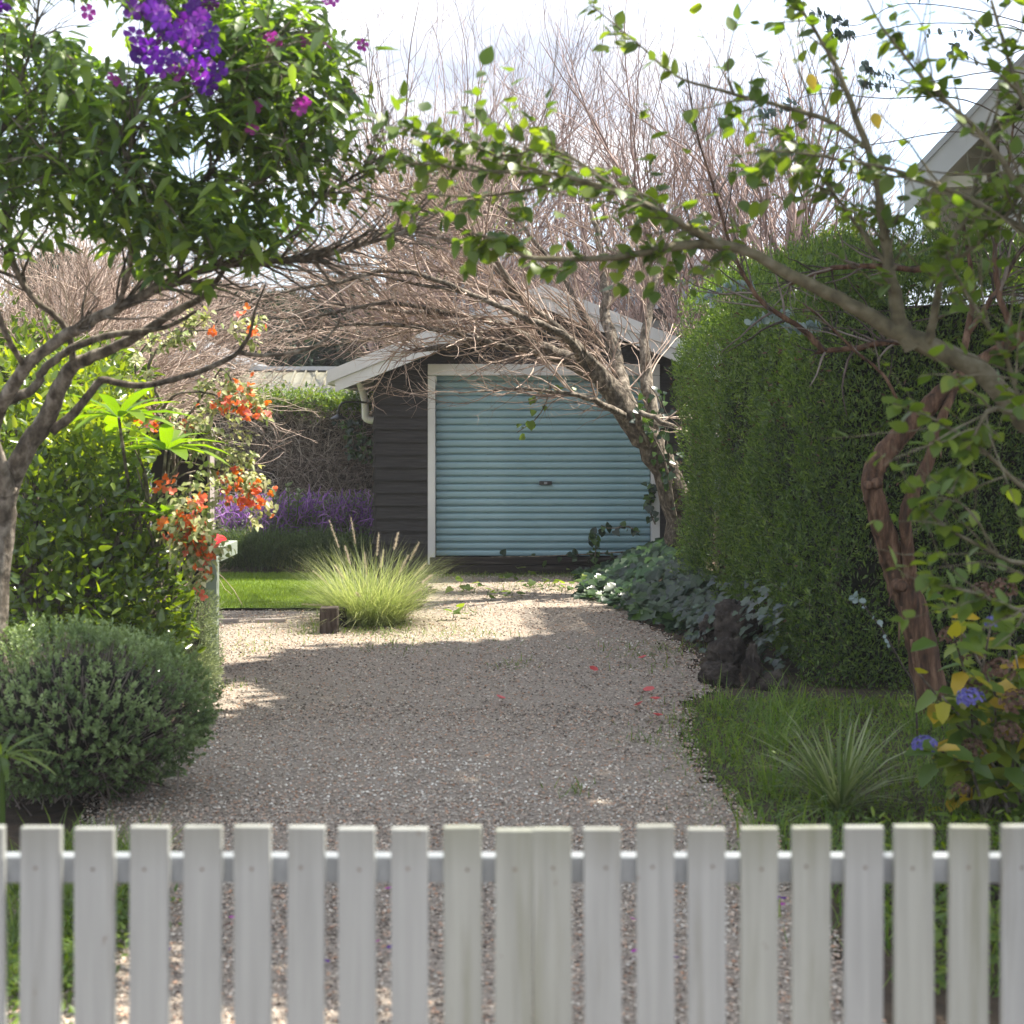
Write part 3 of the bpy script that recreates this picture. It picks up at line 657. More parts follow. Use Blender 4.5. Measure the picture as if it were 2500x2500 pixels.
tag(bevel(o, .004), 'pale sage painted square post at the end of the dark screen', 'post')
wb = thing('wheelie_bin', 'wheelie bin with red lid and sage rim half hidden behind the screen', 'bin', (X_(560, 9.85) - .26, 9.9, 0))
bx1 = X_(556, 9.85); bx0 = bx1 - .50; by0, by1 = 9.65, 10.2; zr = Z_(1348, 9.75)
V = [(bx0 + .06, by0 + .06, .06), (bx1 - .15, by0 + .06, .06), (bx1 - .15, by1 - .1, .06), (bx0 + .06, by1 - .1, .06), (bx0 + .02, by0 + .01, zr), (bx1 - .11, by0 + .01, zr), (bx1 - .11, by1 - .02, zr), (bx0 + .02, by1 - .02, zr)]
bevel(mk('body', V, [[(0, 3, 2, 1), (4, 5, 6, 7), (0, 1, 5, 4), (1, 2, 6, 5), (2, 3, 7, 6), (3, 0, 4, 7)]], M['screen'], wb), .02)
pl = [(bx0, zr), (bx0 + .02, zr - .02), (bx1 - .12, zr - .012), (bx1 - .05, zr - .035), (bx1 - .02, zr - .05), (bx1, zr - .05), (bx1, zr + .042), (bx0, zr + .042)]
bevel(MB().prism([p for p in pl], by0 - .02, by1).build('rim', M['sage'], wb), .004)
pl = [(bx0 + .02, zr + .046), (bx1 - .06, zr + .046), (bx1 - .08, zr + .075), (bx1 - .13, zr + .09), (bx0 + .1, zr + .09), (bx0 + .05, zr + .075)]
bevel(MB().prism(pl, by0 + .01, by1 - .03).build('lid', M['red_plastic'], wb), .012)
for s in (bx0 + .03, bx1 - .2):
    c = np.array([s, by1 - .06, .1]); an = np.arange(18) * 2 * math.pi / 18
    V = np.concatenate([np.c_[np.full(18, s + d), c[1] + .1 * np.cos(an), .1 + .1 * np.sin(an)] for d in (0, .05)])
    mk('wheel', V, [[tuple(range(18))], [tuple(range(35, 17, -1))], [(j, 18 + j, 18 + (j + 1) % 18, (j + 1) % 18) for j in range(18)]], M['black_metal'], wb)
for a, b, pt, pb, lab, y in ((780, 823, 1484, 1553, 'short square weathered timber bollard in front of the fountain grass', 0), (812, 838, 1498, 1546, 'blackened second bollard tucked behind the short timber bollard', .18)):
    g_ = G((a + b) / 2, pb); Zb = g_[1]; w = (b - a) * Zb / F
    o = MB().box((g_[0] - w / 2, Zb + y, -.05), (g_[0] + w / 2, Zb + y + w, Z_(pt, Zb) + (.02 if y else 0))).build('timber_bollard', M['bollard'] if not y else M['screen'])
    tag(bevel(o, .008), lab, 'bollard')

# ------------------------------------------------------------------ boulders
for i, (px, py, Z, r, lab) in enumerate(((1755, 1650, 9.2, (.115, .10, .085), 'rounded dark lava boulder jutting onto the gravel below the hedge'),
        (1778, 1595, 9.8, (.10, .11, .11), 'mossy brown lava boulder at the foot of the hedge'), (1742, 1535, 10.5, (.085, .10, .10), 'upper mossy lava boulder next to the ivy bank'),
        (1838, 1640, 9.15, (.06, .08, .13), 'upright pale brown lava boulder by the rounded dark one'), (1885, 1675, 9.1, (.10, .1, .07), 'low lava boulder in the shade at the hedge corner'),
        (1800, 1520, 10.1, (.13, .18, .15), 'large lava boulder under the hedge leaves'),
        (2455, 2230, 5.0, (.10, .1, .09), 'grey stone behind the mossy pickets'), (2475, 2330, 4.7, (.09, .09, .07), 'lower grey stone behind the mossy pickets'), (2350, 2190, 5.2, (.08, .08, .06), 'small grey stone in grass behind the mossy pickets'))):
    c = P(px, py, Z); c[2] = max(c[2], r[2] * .45)
    V, fc = lump_mesh(c, r, 5, .38, 3.4, 40 + i)
    tag(mk('boulder', V, fc, M['rock'], None, True), lab, 'rock', 'lava boulders along the right side')

# ================================================================== vegetation
UPZ = np.array([0, 0, 1.])
# ------------------------------------------------------------------ clipped hedge on the right
hd = thing('hedge', 'tall dense dark green clipped hedge along the right of the driveway', 'hedge', (2.6, 11, 0))
def hedge_surface(n):
    """points on the hedge's faces: driveway side, front, top, far end; returns pos, outward"""
    A0, A1 = np.array([1.78, 9.0]), np.array([1.47, 13.4])      # driveway side, plan
    H = 2.80
    out, dirs = [], []
    for face, m in (('side', .36), ('front', .33), ('top', .25), ('end', .06)):
        k = int(n * m); u, w = U(0, 1, k), U(0, 1, k)
        if face == 'side':
            p = np.c_[A0[0] + (A1[0] - A0[0]) * u, A0[1] + (A1[1] - A0[1]) * u, .08 + (H - .08) * w]; d = np.tile([-1, -.1, .12], (k, 1))
        elif face == 'front':
            p = np.c_[A0[0] + 3.4 * u, A0[1] + .25 * u, -.02 + (H + .02) * w]; d = np.tile([0, -1, .12], (k, 1))
        elif face == 'top':
            x0 = A0[0] + (A1[0] - A0[0]) * u; p = np.c_[x0 + 3.0 * w, A0[1] + 4.4 * u, np.full(k, H)]; d = np.tile([0, 0, 1.], (k, 1))
        else:
            p = np.c_[A1[0] + 3 * u, np.full(k, A1[1]), .2 + (H - .2) * w]; d = np.tile([0, 1, .1], (k, 1))
        out.append(p); dirs.append(d)
    p, d = np.concatenate(out), np.concatenate(dirs)
    # round the edges, taper the foot, bulge
    c = np.array([2.6, 11.2, 1.3]); e = np.clip((p[:, 2] - 2.05) / .57, 0, 1)
    side_d = np.abs(p[:, 0] - (A0[0] + (A1[0] - A0[0]) * (p[:, 1] - 9) / 4.4)); fr = p[:, 1] - 9.0
    near_top = np.clip(1 - np.minimum(side_d, fr) / .5, 0, 1)
    p[:, 2] -= .28 * near_top ** 2 * (p[:, 2] > 2.6)
    p[:, 0] += .30 * e ** 2 * (d[:, 0] < -.5); p[:, 1] += .30 * e ** 2 * (d[:, 1] < -.5)
    cor = np.clip(1 - side_d / .45, 0, 1) * (d[:, 1] < -.5); p[:, 1] += .22 * cor ** 2
    cor = np.clip(1 - fr / .45, 0, 1) * (d[:, 0] < -.5); p[:, 0] += .22 * cor ** 2
    foot = np.clip(1 - p[:, 2] / .7, 0, 1); p[:, 0] += .10 * foot ** 2 * (d[:, 0] < -.5); p[:, 1] += .03 * foot ** 2 * (d[:, 1] < -.5)
    nz = vnoise(p, 2.2, 21) * .09 + vnoise(p, 6.5, 22) * .09 + vnoise(p, 15, 23) * .06
    d = nrm(d); p = p + d * nz[:, None]
    p[:, 2] += .10 * np.clip(vnoise(p, 1.2, 25), 0, 1) * (d[:, 2] > .5) + .12 * (p[:, 1] - 9) / 4.4 * (d[:, 2] > .5)
    return p, d
p, d = hedge_surface(190000); gap = vnoise(p, 5.5, 91) + .5 * vnoise(p, 14, 92); k = (gap > -.62) | (U(0, 1, len(p)) < .25); p, d = p[k], d[k]; n = len(p)
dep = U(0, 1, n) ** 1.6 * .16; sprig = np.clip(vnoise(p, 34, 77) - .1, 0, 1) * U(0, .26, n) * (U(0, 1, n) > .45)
p = p + (d * .7 + UPZ * .6) * sprig[:, None] - d * dep[:, None]
# sprays of leaves pointing up and out
f = nrm(d * .55 + UPZ * U(.1, 1.1, n)[:, None] + rng.normal(size=(n, 3)) * .55)
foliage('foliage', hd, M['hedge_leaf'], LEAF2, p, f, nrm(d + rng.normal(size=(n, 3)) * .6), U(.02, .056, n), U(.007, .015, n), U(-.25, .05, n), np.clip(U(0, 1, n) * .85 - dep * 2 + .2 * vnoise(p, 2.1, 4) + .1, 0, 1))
p2, d2 = hedge_surface(2600); k = vnoise(p2, 3, 55) > .1; p2, d2 = p2[k] + d2[k] * .02, d2[k]; n2 = len(p2)
foliage('dead_leaves', hd, M['hyd_dry'], LEAF2, p2, nrm(d2 + rdir(n2)), rdir(n2), U(.02, .05, n2), U(.008, .016, n2))
p2, d2 = hedge_surface(420); n2 = len(p2); dv = nrm(d2 * .5 + UPZ * .9 + rdir(n2) * .5); ln = U(.08, .26, n2)[:, None]
sh2 = np.stack([p2 - d2 * .08, p2 + dv * ln * .5, p2 + dv * ln + rdir(n2) * .02], 1); sh2 = (sh2, np.tile([.003, .002, .001], (n2, 1))); wood('stray_shoot', sh2, M['bark_grey'], hd, 3, 'stuff')
q2, t2_ = along(sh2, 5200, .25); n2 = len(q2); foliage('shoot_leaves', hd, M['hedge_leaf'], LEAF2, q2, leaf_dirs(t2_, .8), rdir(n2), U(.025, .05, n2), U(.008, .014, n2), 0, U(.45, 1, n2))
# solid core added to block see-through, the inner shade put into its near-black colour
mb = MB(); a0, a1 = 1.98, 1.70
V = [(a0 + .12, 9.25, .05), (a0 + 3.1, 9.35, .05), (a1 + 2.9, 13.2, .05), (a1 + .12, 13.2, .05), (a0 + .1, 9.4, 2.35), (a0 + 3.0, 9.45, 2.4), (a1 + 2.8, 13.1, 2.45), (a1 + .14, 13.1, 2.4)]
mb.add(V, [[(0, 3, 2, 1), (4, 5, 6, 7), (0, 1, 5, 4), (1, 2, 6, 5), (2, 3, 7, 6), (3, 0, 4, 7)]]); mb.build('dark_core', M['hedge_core'], hd)
st = [limb([(x, 1700 - k * 8, 9.35 + .0 * k, 12), (x + U(-20, 20), 1560, 9.4, 9), (x + U(-60, 60), 1300, 9.45, 5)], 8, .3) for k, x in enumerate((2030, 2110, 2190, 2290))]
A = np.stack(st); wood('stem', (A[..., :3], A[..., 3]), M['bark_grey'], hd, 6, 'stuff')

# ------------------------------------------------------------------ bare winter tree leaning over the garage
pt = thing('bare_tree', 'leafless tree leaning over the garage door with dense pinkish twigs', 'tree', (X_(1650, 14.3), 14.4, 0))
TR = limbs([[(1680, 1380, 14.4, 42), (1650, 1230, 14.3, 38), (1600, 1110, 14.2, 34), (1545, 1030, 14.1, 30), (1500, 960, 14.0, 27), (1430, 900, 13.9, 22), (1330, 855, 13.8, 17), (1220, 830, 13.6, 13), (1100, 845, 13.4, 8), (980, 860, 13.2, 4)]], 40, .12)
L1 = limbs([
    [(1545, 1030, 14.1, 24), (1525, 960, 14.3, 20), (1505, 880, 14.5, 17), (1480, 760, 14.7, 13), (1470, 640, 14.8, 9), (1440, 500, 14.9, 5)],
    [(1500, 960, 14.0, 16), (1440, 880, 13.8, 13), (1360, 800, 13.6, 11), (1270, 730, 13.4, 9), (1180, 620, 13.2, 6), (1100, 540, 13.0, 3)],
    [(1600, 1110, 14.2, 20), (1590, 980, 14.4, 17), (1570, 840, 14.6, 12), (1600, 700, 14.8, 8), (1620, 540, 15, 4)],
    [(1330, 855, 13.8, 12), (1240, 800, 13.6, 9), (1120, 770, 13.4, 7), (960, 760, 13.2, 5), (800, 740, 13.0, 3)],
    [(1430, 900, 13.9, 13), (1390, 830, 13.5, 10), (1290, 780, 13.1, 8), (1150, 720, 12.8, 6), (1000, 690, 12.5, 4), (820, 650, 12.2, 2.4)],
    [(1380, 870, 13.9, 10), (1250, 850, 13.6, 8), (1100, 810, 13.2, 6), (900, 790, 13, 4), (700, 810, 12.8, 2.4)],
    [(1270, 730, 13.4, 8), (1150, 690, 13.3, 6), (1050, 610, 13.2, 5), (900, 560, 13.1, 3)],
    [(1545, 1030, 14.1, 12), (1470, 985, 13.7, 8), (1380, 960, 13.4, 5), (1260, 950, 13.2, 3), (1120, 960, 13.0, 1.6)],
    [(1590, 1090, 14.1, 11), (1560, 1010, 13.8, 8), (1640, 1040, 13.7, 6), (1700, 1065, 13.6, 4)],
    [(1220, 830, 13.6, 8), (1080, 800, 13.7, 6), (900, 830, 13.8, 4), (720, 850, 13.9, 2)],
    [(1505, 880, 14.5, 10), (1440, 800, 14.6, 8), (1380, 690, 14.8, 6), (1300, 600, 15, 3)],
    [(1150, 720, 12.8, 7), (980, 660, 12.4, 6), (820, 690, 12.1, 5), (660, 720, 11.9, 3.5), (520, 760, 11.7, 2)],
    [(1180, 620, 13.2, 6), (1000, 560, 12.8, 5), (850, 600, 12.4, 4), (700, 620, 12.2, 3), (560, 680, 12, 2)],
    [(1120, 770, 13.4, 6), (950, 740, 13, 5), (780, 770, 12.6, 4), (640, 780, 12.4, 2.6), (540, 800, 12.2, 1.6)],
    [(1270, 730, 13.4, 7), (1180, 600, 13, 6), (1050, 520, 12.8, 5), (900, 470, 12.6, 4), (780, 420, 12.4, 2.4)],
    [(1380, 690, 14.8, 6), (1280, 560, 14.6, 5), (1180, 480, 14.4, 4), (1060, 440, 14.2, 2.4)],
], 24, .25)
wood('trunk', TR, M['bark_grey'], pt, 12, None, .04); wood('limb', L1, M['bark_grey'], pt, 7, 'stuff', .03)
bl = (-.75, -.1, .42)
t1 = spawn(L1, 400, (.4, 1.15), (.3, 1.3), bl, .30, .45, 8, .1, .13, .05, .0028, .010)
t1b = spawn(TR, 60, (.4, .9), (.4, 1.1), bl, .6, .3, 8, .5, .14, .04, .003, .010)
t1 = join(t1, t1b)
t2 = spawn(t1, 2000, (.22, .7), (.3, 1.), bl, .35, .6, 7, .1, .2, .05, .0022, .005)
t3 = spawn(t2, 3400, (.08, .28), (.3, 1.1), bl, .2, .6, 4, .15, .22, 0, .0016, .003)
wood('branchlet', t1, M['twig'], pt, 5, 'stuff'); wood('twig', t2, M['twig'], pt, 3, 'stuff'); wood('twig_tip', t3, M['twig'], pt, 3, 'stuff')
# ivy sprigs on the leaning trunk and hanging in front of the door
def ivy(label, stems, nleaf, size, loc, n_ind=300, S=6, jit=.03, mat='ivy_leaf'):
    t = thing('ivy', label, 'ivy', loc)
    wood('stem', stems, M['bark_grey'], t, S, 'stuff'); pos, T = along(stems, nleaf, 0.05); pos += rng.normal(size=pos.shape) * jit
    fw = nrm(rng.normal(size=pos.shape) * .6 + [0, -.2, -.45]); L = U(size * .6, size * 1.15, nleaf)
    leaf_set(t, M[mat], [HEART, T_leaf(.14, .2, .3)], pos, fw, nrm(np.c_[U(-.5, .5, nleaf), -np.ones(nleaf), U(.2, 1.2, nleaf)]), L, L * .95, n_ind)
    return t
ivy('young ivy spray with yellow green leaves hanging before the blue door', limbs([[(1345, 935, 13.6, 2), (1330, 990, 13.6, 1.6), (1300, 1030, 13.6, 1.4), (1262, 1056, 13.6, 1)], [(1420, 930, 13.6, 2), (1390, 945, 13.6, 1.6), (1330, 950, 13.6, 1.4), (1290, 985, 13.6, 1)]], 12), 13, .085, P(1345, 935, 13.6), mat='green_leaf')
ivy('ivy climbing the leaning bare trunk beside the hedge', limbs([[(1650, 1260, 14.0, 3), (1625, 1130, 13.9, 2.4), (1590, 1060, 13.9, 2), (1560, 1000, 13.9, 1.5)], [(1640, 1180, 14.0, 3), (1625, 1060, 14, 2.4), (1610, 980, 14, 2), (1585, 940, 14.1, 1.5)]], 14), 75, .075, P(1650, 1260, 14.0), jit=.06)
ivy('ivy runner creeping across the foot of the blue door', limbs([[(1560, 1300, 15.85, 2), (1530, 1285, 15.9, 1.6), (1490, 1290, 15.9, 1.4), (1467, 1282, 15.9, 1)], [(1610, 1345, 15.8, 2), (1480, 1350, 15.85, 2), (1360, 1357, 15.85, 1.4), (1200, 1360, 15.86, 1)], [(1600, 1280, 15.8, 2), (1585, 1240, 15.9, 1.4), (1592, 1200, 15.92, 1), (1588, 1180, 15.92, 1)], [(1450, 1370, 15.7, 2), (1455, 1330, 15.75, 1.4), (1445, 1310, 15.75, 1), (1443, 1300, 15.75, 1)]], 12), 85, .085, P(1600, 1345, 15.8), jit=.02)

# ------------------------------------------------------------------ upright bare trees further back
def bare_tree(label, px, Z, top, lean, seed, nt=(24, 200, 560), r0=14, fan=(.45, 1.05), up=.36, wander=.13, start=.25, group='leafless trees behind the garage', mat='twig_far', hfac=(.3, .62), thick=1.):
    global rng
    keep = rng; rng = np.random.default_rng(seed)
    t = thing('bare_tree', label, 'tree', (X_(px, Z), Z, 0), group)
    zb = X_(px, Z); hgt = Z_(top, Z)
    tr = spline([[zb, Z, -.05, r0 * Z / F], [zb + lean * .25, Z, hgt * .2, r0 * .85 * Z / F], [zb + lean * .6, Z + .1, hgt * .36, r0 * .6 * Z / F], [zb + lean, Z + .1, hgt * .55, r0 * .34 * Z / F]], 14)
    T0 = (tr[None, :, :3], tr[None, :, 3])
    l1 = spawn(T0, nt[0], (hgt * hfac[0], hgt * hfac[1]), fan, (0, 0, 1), up * .6, .5, 14, start, wander, .13 * up, .008, .034, tip=.2)
    l2 = spawn(l1, nt[1], (hgt * .12, hgt * .34), (.25, .8), (0, 0, 1), up, .5, 9, .1, wander, .10 * up, .004, .011, tip=.35)
    l3 = spawn(l2, nt[2], (.12, hgt * .11), (.3, .9), (0, 0, 1), up * .5, .6, 5, .1, wander * 1.2, .04, .0024 * thick, .0045, tip=.6)
    wood('trunk', T0, M['bark_grey'], t, 8); wood('limb', l1, M[mat], t, 5, 'stuff'); wood('branchlet', l2, M[mat], t, 3, 'stuff'); wood('twig', l3, M[mat], t, 3, 'stuff')
    rng = keep
bare_tree('leafless tree with steeply upright whips right behind the garage ridge', 1560, 19, -160, .1, 1, r0=16)
bare_tree('thin leafless tree close behind the hedge end', 1700, 20, -80, .2, 2, r0=12)
bare_tree('thick stemmed leafless tree rising over the clipped hedge top', 1890, 17.5, -150, .2, 3, (26, 210, 600), 22, fan=(.4, 1.))
bare_tree('leafless tree with reddish fan of whips above the shed roof', 930, 21, -220, .25, 4, (36, 300, 860), 15, fan=(.5, 1.25))
bare_tree('leafless tree with wide fan of whips between garage and shed', 1210, 22, -180, -.1, 5, (30, 240, 680), 13, fan=(.5, 1.25))
bare_tree('slender far leafless tree standing before the blue grey house', 1410, 24, -120, .15, 6, (22, 170, 460), 11)
bare_tree('leafless tree half covered by the white house gable', 2080, 19, -60, -.2, 8, (12, 80, 200), 13)
bare_tree('distant leafless tree filling the gap left of the garage ridge', 1080, 25, -150, .2, 21, (26, 210, 600), 12, fan=(.5, 1.2))
bare_tree('distant leafless tree standing past the hedge end', 1800, 23, -120, -.2, 22, (24, 190, 520), 12, fan=(.45, 1.1))
bare_tree('tangled brown leafless tree behind the glossy shrub', 60, 11.5, 330, .3, 9, (100, 1100, 3200), 16, fan=(.5, 1.5), up=.12, wander=.17, start=.45, mat='twig', hfac=(.3, .6), thick=1.)
bare_tree('tangled brown leafless tree behind the pale grey gabled house', 250, 14.5, 330, .3, 10, (70, 760, 2400), 14, fan=(.5, 1.5), up=.12, wander=.17, start=.6, mat='twig', hfac=(.3, .55), thick=1.2)

# ------------------------------------------------------------------ dark evergreens at the back
def evergreen(label, px, Z, top, r, mat='conifer', n=12000, L=.26, W=.09, name='evergreen_tree', group='dark evergreens at the back', seed=1, tpl=LEAF2, cat='tree', low=.3):
    h = Z_(top, Z); x = X_(px, Z); t = thing(name, label, cat, (x, Z, 0), group)
    tr = spline([[x, Z, -.05, .14], [x + .05, Z, h * .4, .10], [x, Z, h * .8, .04]], 10); wood('trunk', (tr[None, :, :3], tr[None, :, 3]), M['bark_grey'], t, 8)
    cs = []
    for k in range(14):
        a = U(0, 6.28); q = U(low, .92); rr = r * (1.05 - .55 * q)
        cs.append(((x + math.cos(a) * rr * .62, Z + math.sin(a) * rr * .62, h * q), rr * U(.4, .62)))
    ps, ds = [], []
    for k, (c, q) in enumerate(cs):
        p, d, _ = blob(c, (q, q, q * .8), n // 14, .45, lump=.3, seed=seed + k); ps.append(p); ds.append(d)
    p, d = np.concatenate(ps), np.concatenate(ds); m = len(p)
    foliage('crown', t, M[mat], tpl, p, nrm(d + rng.normal(size=(m, 3)) * .6 + [0, 0, -.2]), nrm(UPZ + rng.normal(size=(m, 3)) * .5), U(L * .6, L * 1.2, m), U(W * .7, W * 1.2, m))
    return t
evergreen('dark evergreen over the left end of the ribbed shed roof', 560, 27, 700, 1.6, seed=2)
evergreen('dark evergreen over the middle of the ribbed shed roof', 760, 28, 660, 1.8, seed=3)
evergreen('dark evergreen between shed roof and garage roof', 980, 29, 640, 1.9, seed=4)
evergreen('pale green tree behind the bare whips above the garage', 1140, 30, 330, 1.5, 'yl_green', 5000, seed=5, low=.5)
evergreen('broad dark evergreen far behind the left gabled house', 200, 31, 640, 2.6, seed=6)
evergreen('ivy covered tree behind the hedge by the white house', 2110, 15.6, 400, 1.0, 'ivy_leaf', 9000, .09, .07, seed=7, tpl=HEART)
evergreen('small evergreen behind the far end of the hedge', 1990, 18, 520, .9, 'yl_green', 5000, .09, .04, seed=8)
evergreen('far evergreen clump seen past the blue grey house', 1800, 36, 640, 2.4, seed=9)

# ------------------------------------------------------------------ overgrown fence
vf = thing('overgrown_fence', 'fence smothered in dry brown vine stems with a leafy green top', 'fence', (X_(700, 18.5), 18.5, 0))
vx0, vx1, vt = X_(380, 18.5), X_(960, 18.5), Z_(985, 18.5)
MB().box((vx0, 18.7, 0), (vx1, 18.75, vt - .1)).build('panel', M['screen'], vf)
n = 3300; s0 = np.c_[U(vx0, vx1, n), U(18.35, 18.68, n), U(.3, vt, n)]
d = nrm(np.c_[rng.normal(size=n), rng.normal(size=n) * .15, rng.normal(size=n) * .9]); K = 7; out = [s0]
for _ in range(K - 1):
    d = nrm(d + rng.normal(size=(n, 3)) * [.35, .1, .35] + [0, 0, -.08]); q = out[-1] + d * .09; q[:, 1] = np.clip(q[:, 1], 18.3, 18.69); q[:, 2] = np.minimum(q[:, 2], vt + .05); out.append(q)
wood('vine_stem', (np.stack(out, 1), np.tile(np.linspace(.005, .003, K), (n, 1)) * U(.6, 1.5, n)[:, None]), M['vine'], vf, 3, 'stuff')
n = 7000; p = np.c_[U(vx0, vx1, n), U(18.2, 18.9, n), vt + rng.normal(size=n) * .08 + .02]; p[:, 2] += .06 * vnoise(p, 4, 3)
foliage('top_leaves', vf, M['yl_green'], LEAF2, p, rdir(n), UPZ + rdir(n) * .5, U(.04, .08, n), U(.02, .04, n))
n = 2600; p = np.c_[U(vx0, vx1, n), U(18.28, 18.5, n), vt - .2 - np.abs(rng.normal(size=n)) * .7]; k = (vnoise(p, 3, 9) > .38) & (p[:, 2] > .2); p = p[k]; n = len(p)
foliage('hanging_leaves', vf, M['ivy_leaf'], HEART, p, nrm(rng.normal(size=(n, 3)) * .5 + [0, -.3, -.6]), rdir(n) * .5 + [0, -1, .4], U(.04, .09, n), U(.04, .08, n), 0, U(.2, 1, n))

# ------------------------------------------------------------------ flower bed by the lawn
SALV = ['purple sage bush right behind the red bin lid', 'purple sage bush next along from the bin', 'purple sage bush with pale leafy shoots in the middle of the bed', 'purple sage bush with arching spikes', 'purple sage bush leaning against the dark garage wall', 'purple sage bush at the garage corner behind the plumes']
for k, px in enumerate((500, 580, 660, 740, 820, 900)):
    Z = 17.2 + U(-.2, .2); x = X_(px, Z); t = thing('sage_bush', SALV[k], 'shrub', (x, Z, 0), 'purple sage bushes in the bed')
    hgt = .72 + U(-.04, .1)
    p, d, _ = blob((x, Z, .38), (.34, .3, hgt - .35), 1500, .5, -.6, seed=k); n = len(p)
    foliage('foliage', t, M['salvia_leaf'], LEAF2, p, nrm(d + rng.normal(size=(n, 3)) * .5), rdir(n), U(.04, .08, n), U(.012, .022, n))
    m = 300; b = np.c_[x + rng.normal(size=m) * .2, Z + rng.normal(size=m) * .16, U(.34, .66, m) + .12 * vnoise(np.c_[U(0, 3, m), U(0, 3, m), U(0, 3, m)], 2, k)]; dd = nrm(np.c_[rng.normal(size=(m, 2)) * .55, U(.5, 1.2, m)]); out = [b]
    for _ in range(5): dd = nrm(dd + rng.normal(size=(m, 3)) * .22 + [.03, 0, -.05]); out.append(out[-1] + dd * U(.02, .065, m)[:, None])
    sp = (np.stack(out, 1), np.tile([.003, .005, .006, .005, .004, .002], (m, 1))); wood('flower_spike', sp, M['salvia'], t, 5, 'stuff', .25)
    q_, t_ = along(sp, 1500, .1); foliage('floret', t, M['salvia'], LEAF2, q_, leaf_dirs(t_, 1.), rdir(1500), U(.010, .02, 1500), U(.006, .010, 1500), 0, U(.4, 1, 1500)); q_ = np.c_[x + rng.normal(size=700) * .22, Z + rng.normal(size=700) * .16, U(.35, .8, 700)]; foliage('upper_leaves', t, M['salvia_leaf'], LEAF2, q_, rdir(700) + [0, 0, .4], rdir(700), U(.03, .06, 700), U(.01, .018, 700))
    st = (np.stack([np.c_[x + (b[:, 0] - x) * .3, Z + (b[:, 1] - Z) * .3, np.full(m, .02)], b], 1), np.tile([.004, .003], (m, 1))); wood('stem', st, M['salvia_leaf'], t, 3, 'stuff')
ROS = ['rosemary bush touching the sage post end of the lawn edge', 'rosemary bush in the middle of the lawn edge', 'rosemary bush beside the fountain grass plumes', 'rosemary bush hidden behind the fountain grass']
for k, px in enumerate((520, 620, 715, 810)):
    Z = 16.35 + U(-.1, .1); x = X_(px, Z); t = thing('rosemary_bush', ROS[k], 'shrub', (x, Z, 0), 'rosemary bushes along the lawn')
    m = 260; a = U(0, 6.28, m); rr = U(0, 1, m) ** .6 * .33; b = np.c_[x + rr * np.cos(a), Z + rr * np.sin(a) * .8, np.full(m, .02) + U(0, .12, m)]
    dd = nrm(np.c_[np.cos(a) * rr * 1.6, np.sin(a) * rr, np.ones(m)] + rng.normal(size=(m, 3)) * .25); out = [b]
    for _ in range(5): dd = nrm(dd + rng.normal(size=(m, 3)) * .1 + [0, 0, .1]); out.append(out[-1] + dd * U(.05, .085, m)[:, None])
    sp = (np.stack(out, 1), np.tile(np.linspace(.004, .002, 6), (m, 1))); wood('stem', sp, M['rosemary'], t, 3, 'stuff')
    pos, T = along(sp, 8000, .02); f = nrm(T * .9 + nrm(np.cross(T, rdir(len(T)))) * .6)
    foliage('foliage', t, M['rosemary'], LEAF2, pos, f, rdir(len(T)), U(.03, .05, len(T)), U(.006, .010, len(T)))
# young pale shoots standing in the sage
t = thing('leafy_shoot', 'pale green leafy shoot poking out of the purple sage', 'plant', (X_(695, 16.8), 16.8, 0))
sh_ = limbs([[(695, 1400, 16.8, 2.4), (700, 1300, 16.8, 2), (705, 1240, 16.8, 1.5), (702, 1180, 16.8, 1)], [(715, 1400, 16.8, 2.4), (722, 1290, 16.8, 2), (728, 1230, 16.8, 1.5), (730, 1200, 16.8, 1)], [(680, 1400, 16.8, 2.4), (676, 1290, 16.8, 2), (668, 1230, 16.8, 1.5), (665, 1195, 16.8, 1)]], 12)
wood('stem', sh_, M['yl_green'], t, 5, 'stuff'); pos, T = along(sh_, 90, .6); foliage('foliage', t, M['pale_leaf'], LEAF8, pos, leaf_dirs(T), rdir(90), U(.05, .09, 90), U(.02, .035, 90))

# ------------------------------------------------------------------ fountain grass
g0 = G(905, 1527); t = thing('fountain_grass', 'arching clump of yellow green fountain grass with pale fluffy plumes', 'grass clump', g0)
n = 3000; a = U(0, 6.283, n); r = U(0, 1, n) ** .5 * .21; b = np.c_[g0[0] + r * np.cos(a) * 1.15, g0[1] + r * np.sin(a) * .9, np.full(n, .0)]
an = a + rng.normal(size=n) * .8; lean = np.abs(rng.normal(size=n)) * .5 + r * 1.0
f = nrm(np.c_[np.cos(an) * lean, np.sin(an) * lean, np.ones(n)])
foliage('blades', t, M['fountain'], BLADE, b, f, UPZ + f * .01 + np.c_[np.cos(an), np.sin(an), np.zeros(n)] * .001, U(.2, .80, n), U(.0028, .0055, n), -U(.05, 1.0, n), np.clip(U(0, .9, n) + .1 * r, 0, 1), True)
PL = [(828, 1300, 1.3), (856, 1340, 1.1), (868, 1290, 1.2), (962, 1305, 1.), (975, 1360, 1.), (1010, 1370, .9), (842, 1378, 1.2), (895, 1365, 1.), (930, 1350, 1.1), (1000, 1330, .9), (880, 1420, 1.1), (810, 1395, 1.1), (950, 1400, 1.), (1030, 1385, .8), (790, 1440, 1.), (920, 1320, 1.1), (860, 1440, .9), (985, 1420, .9)]
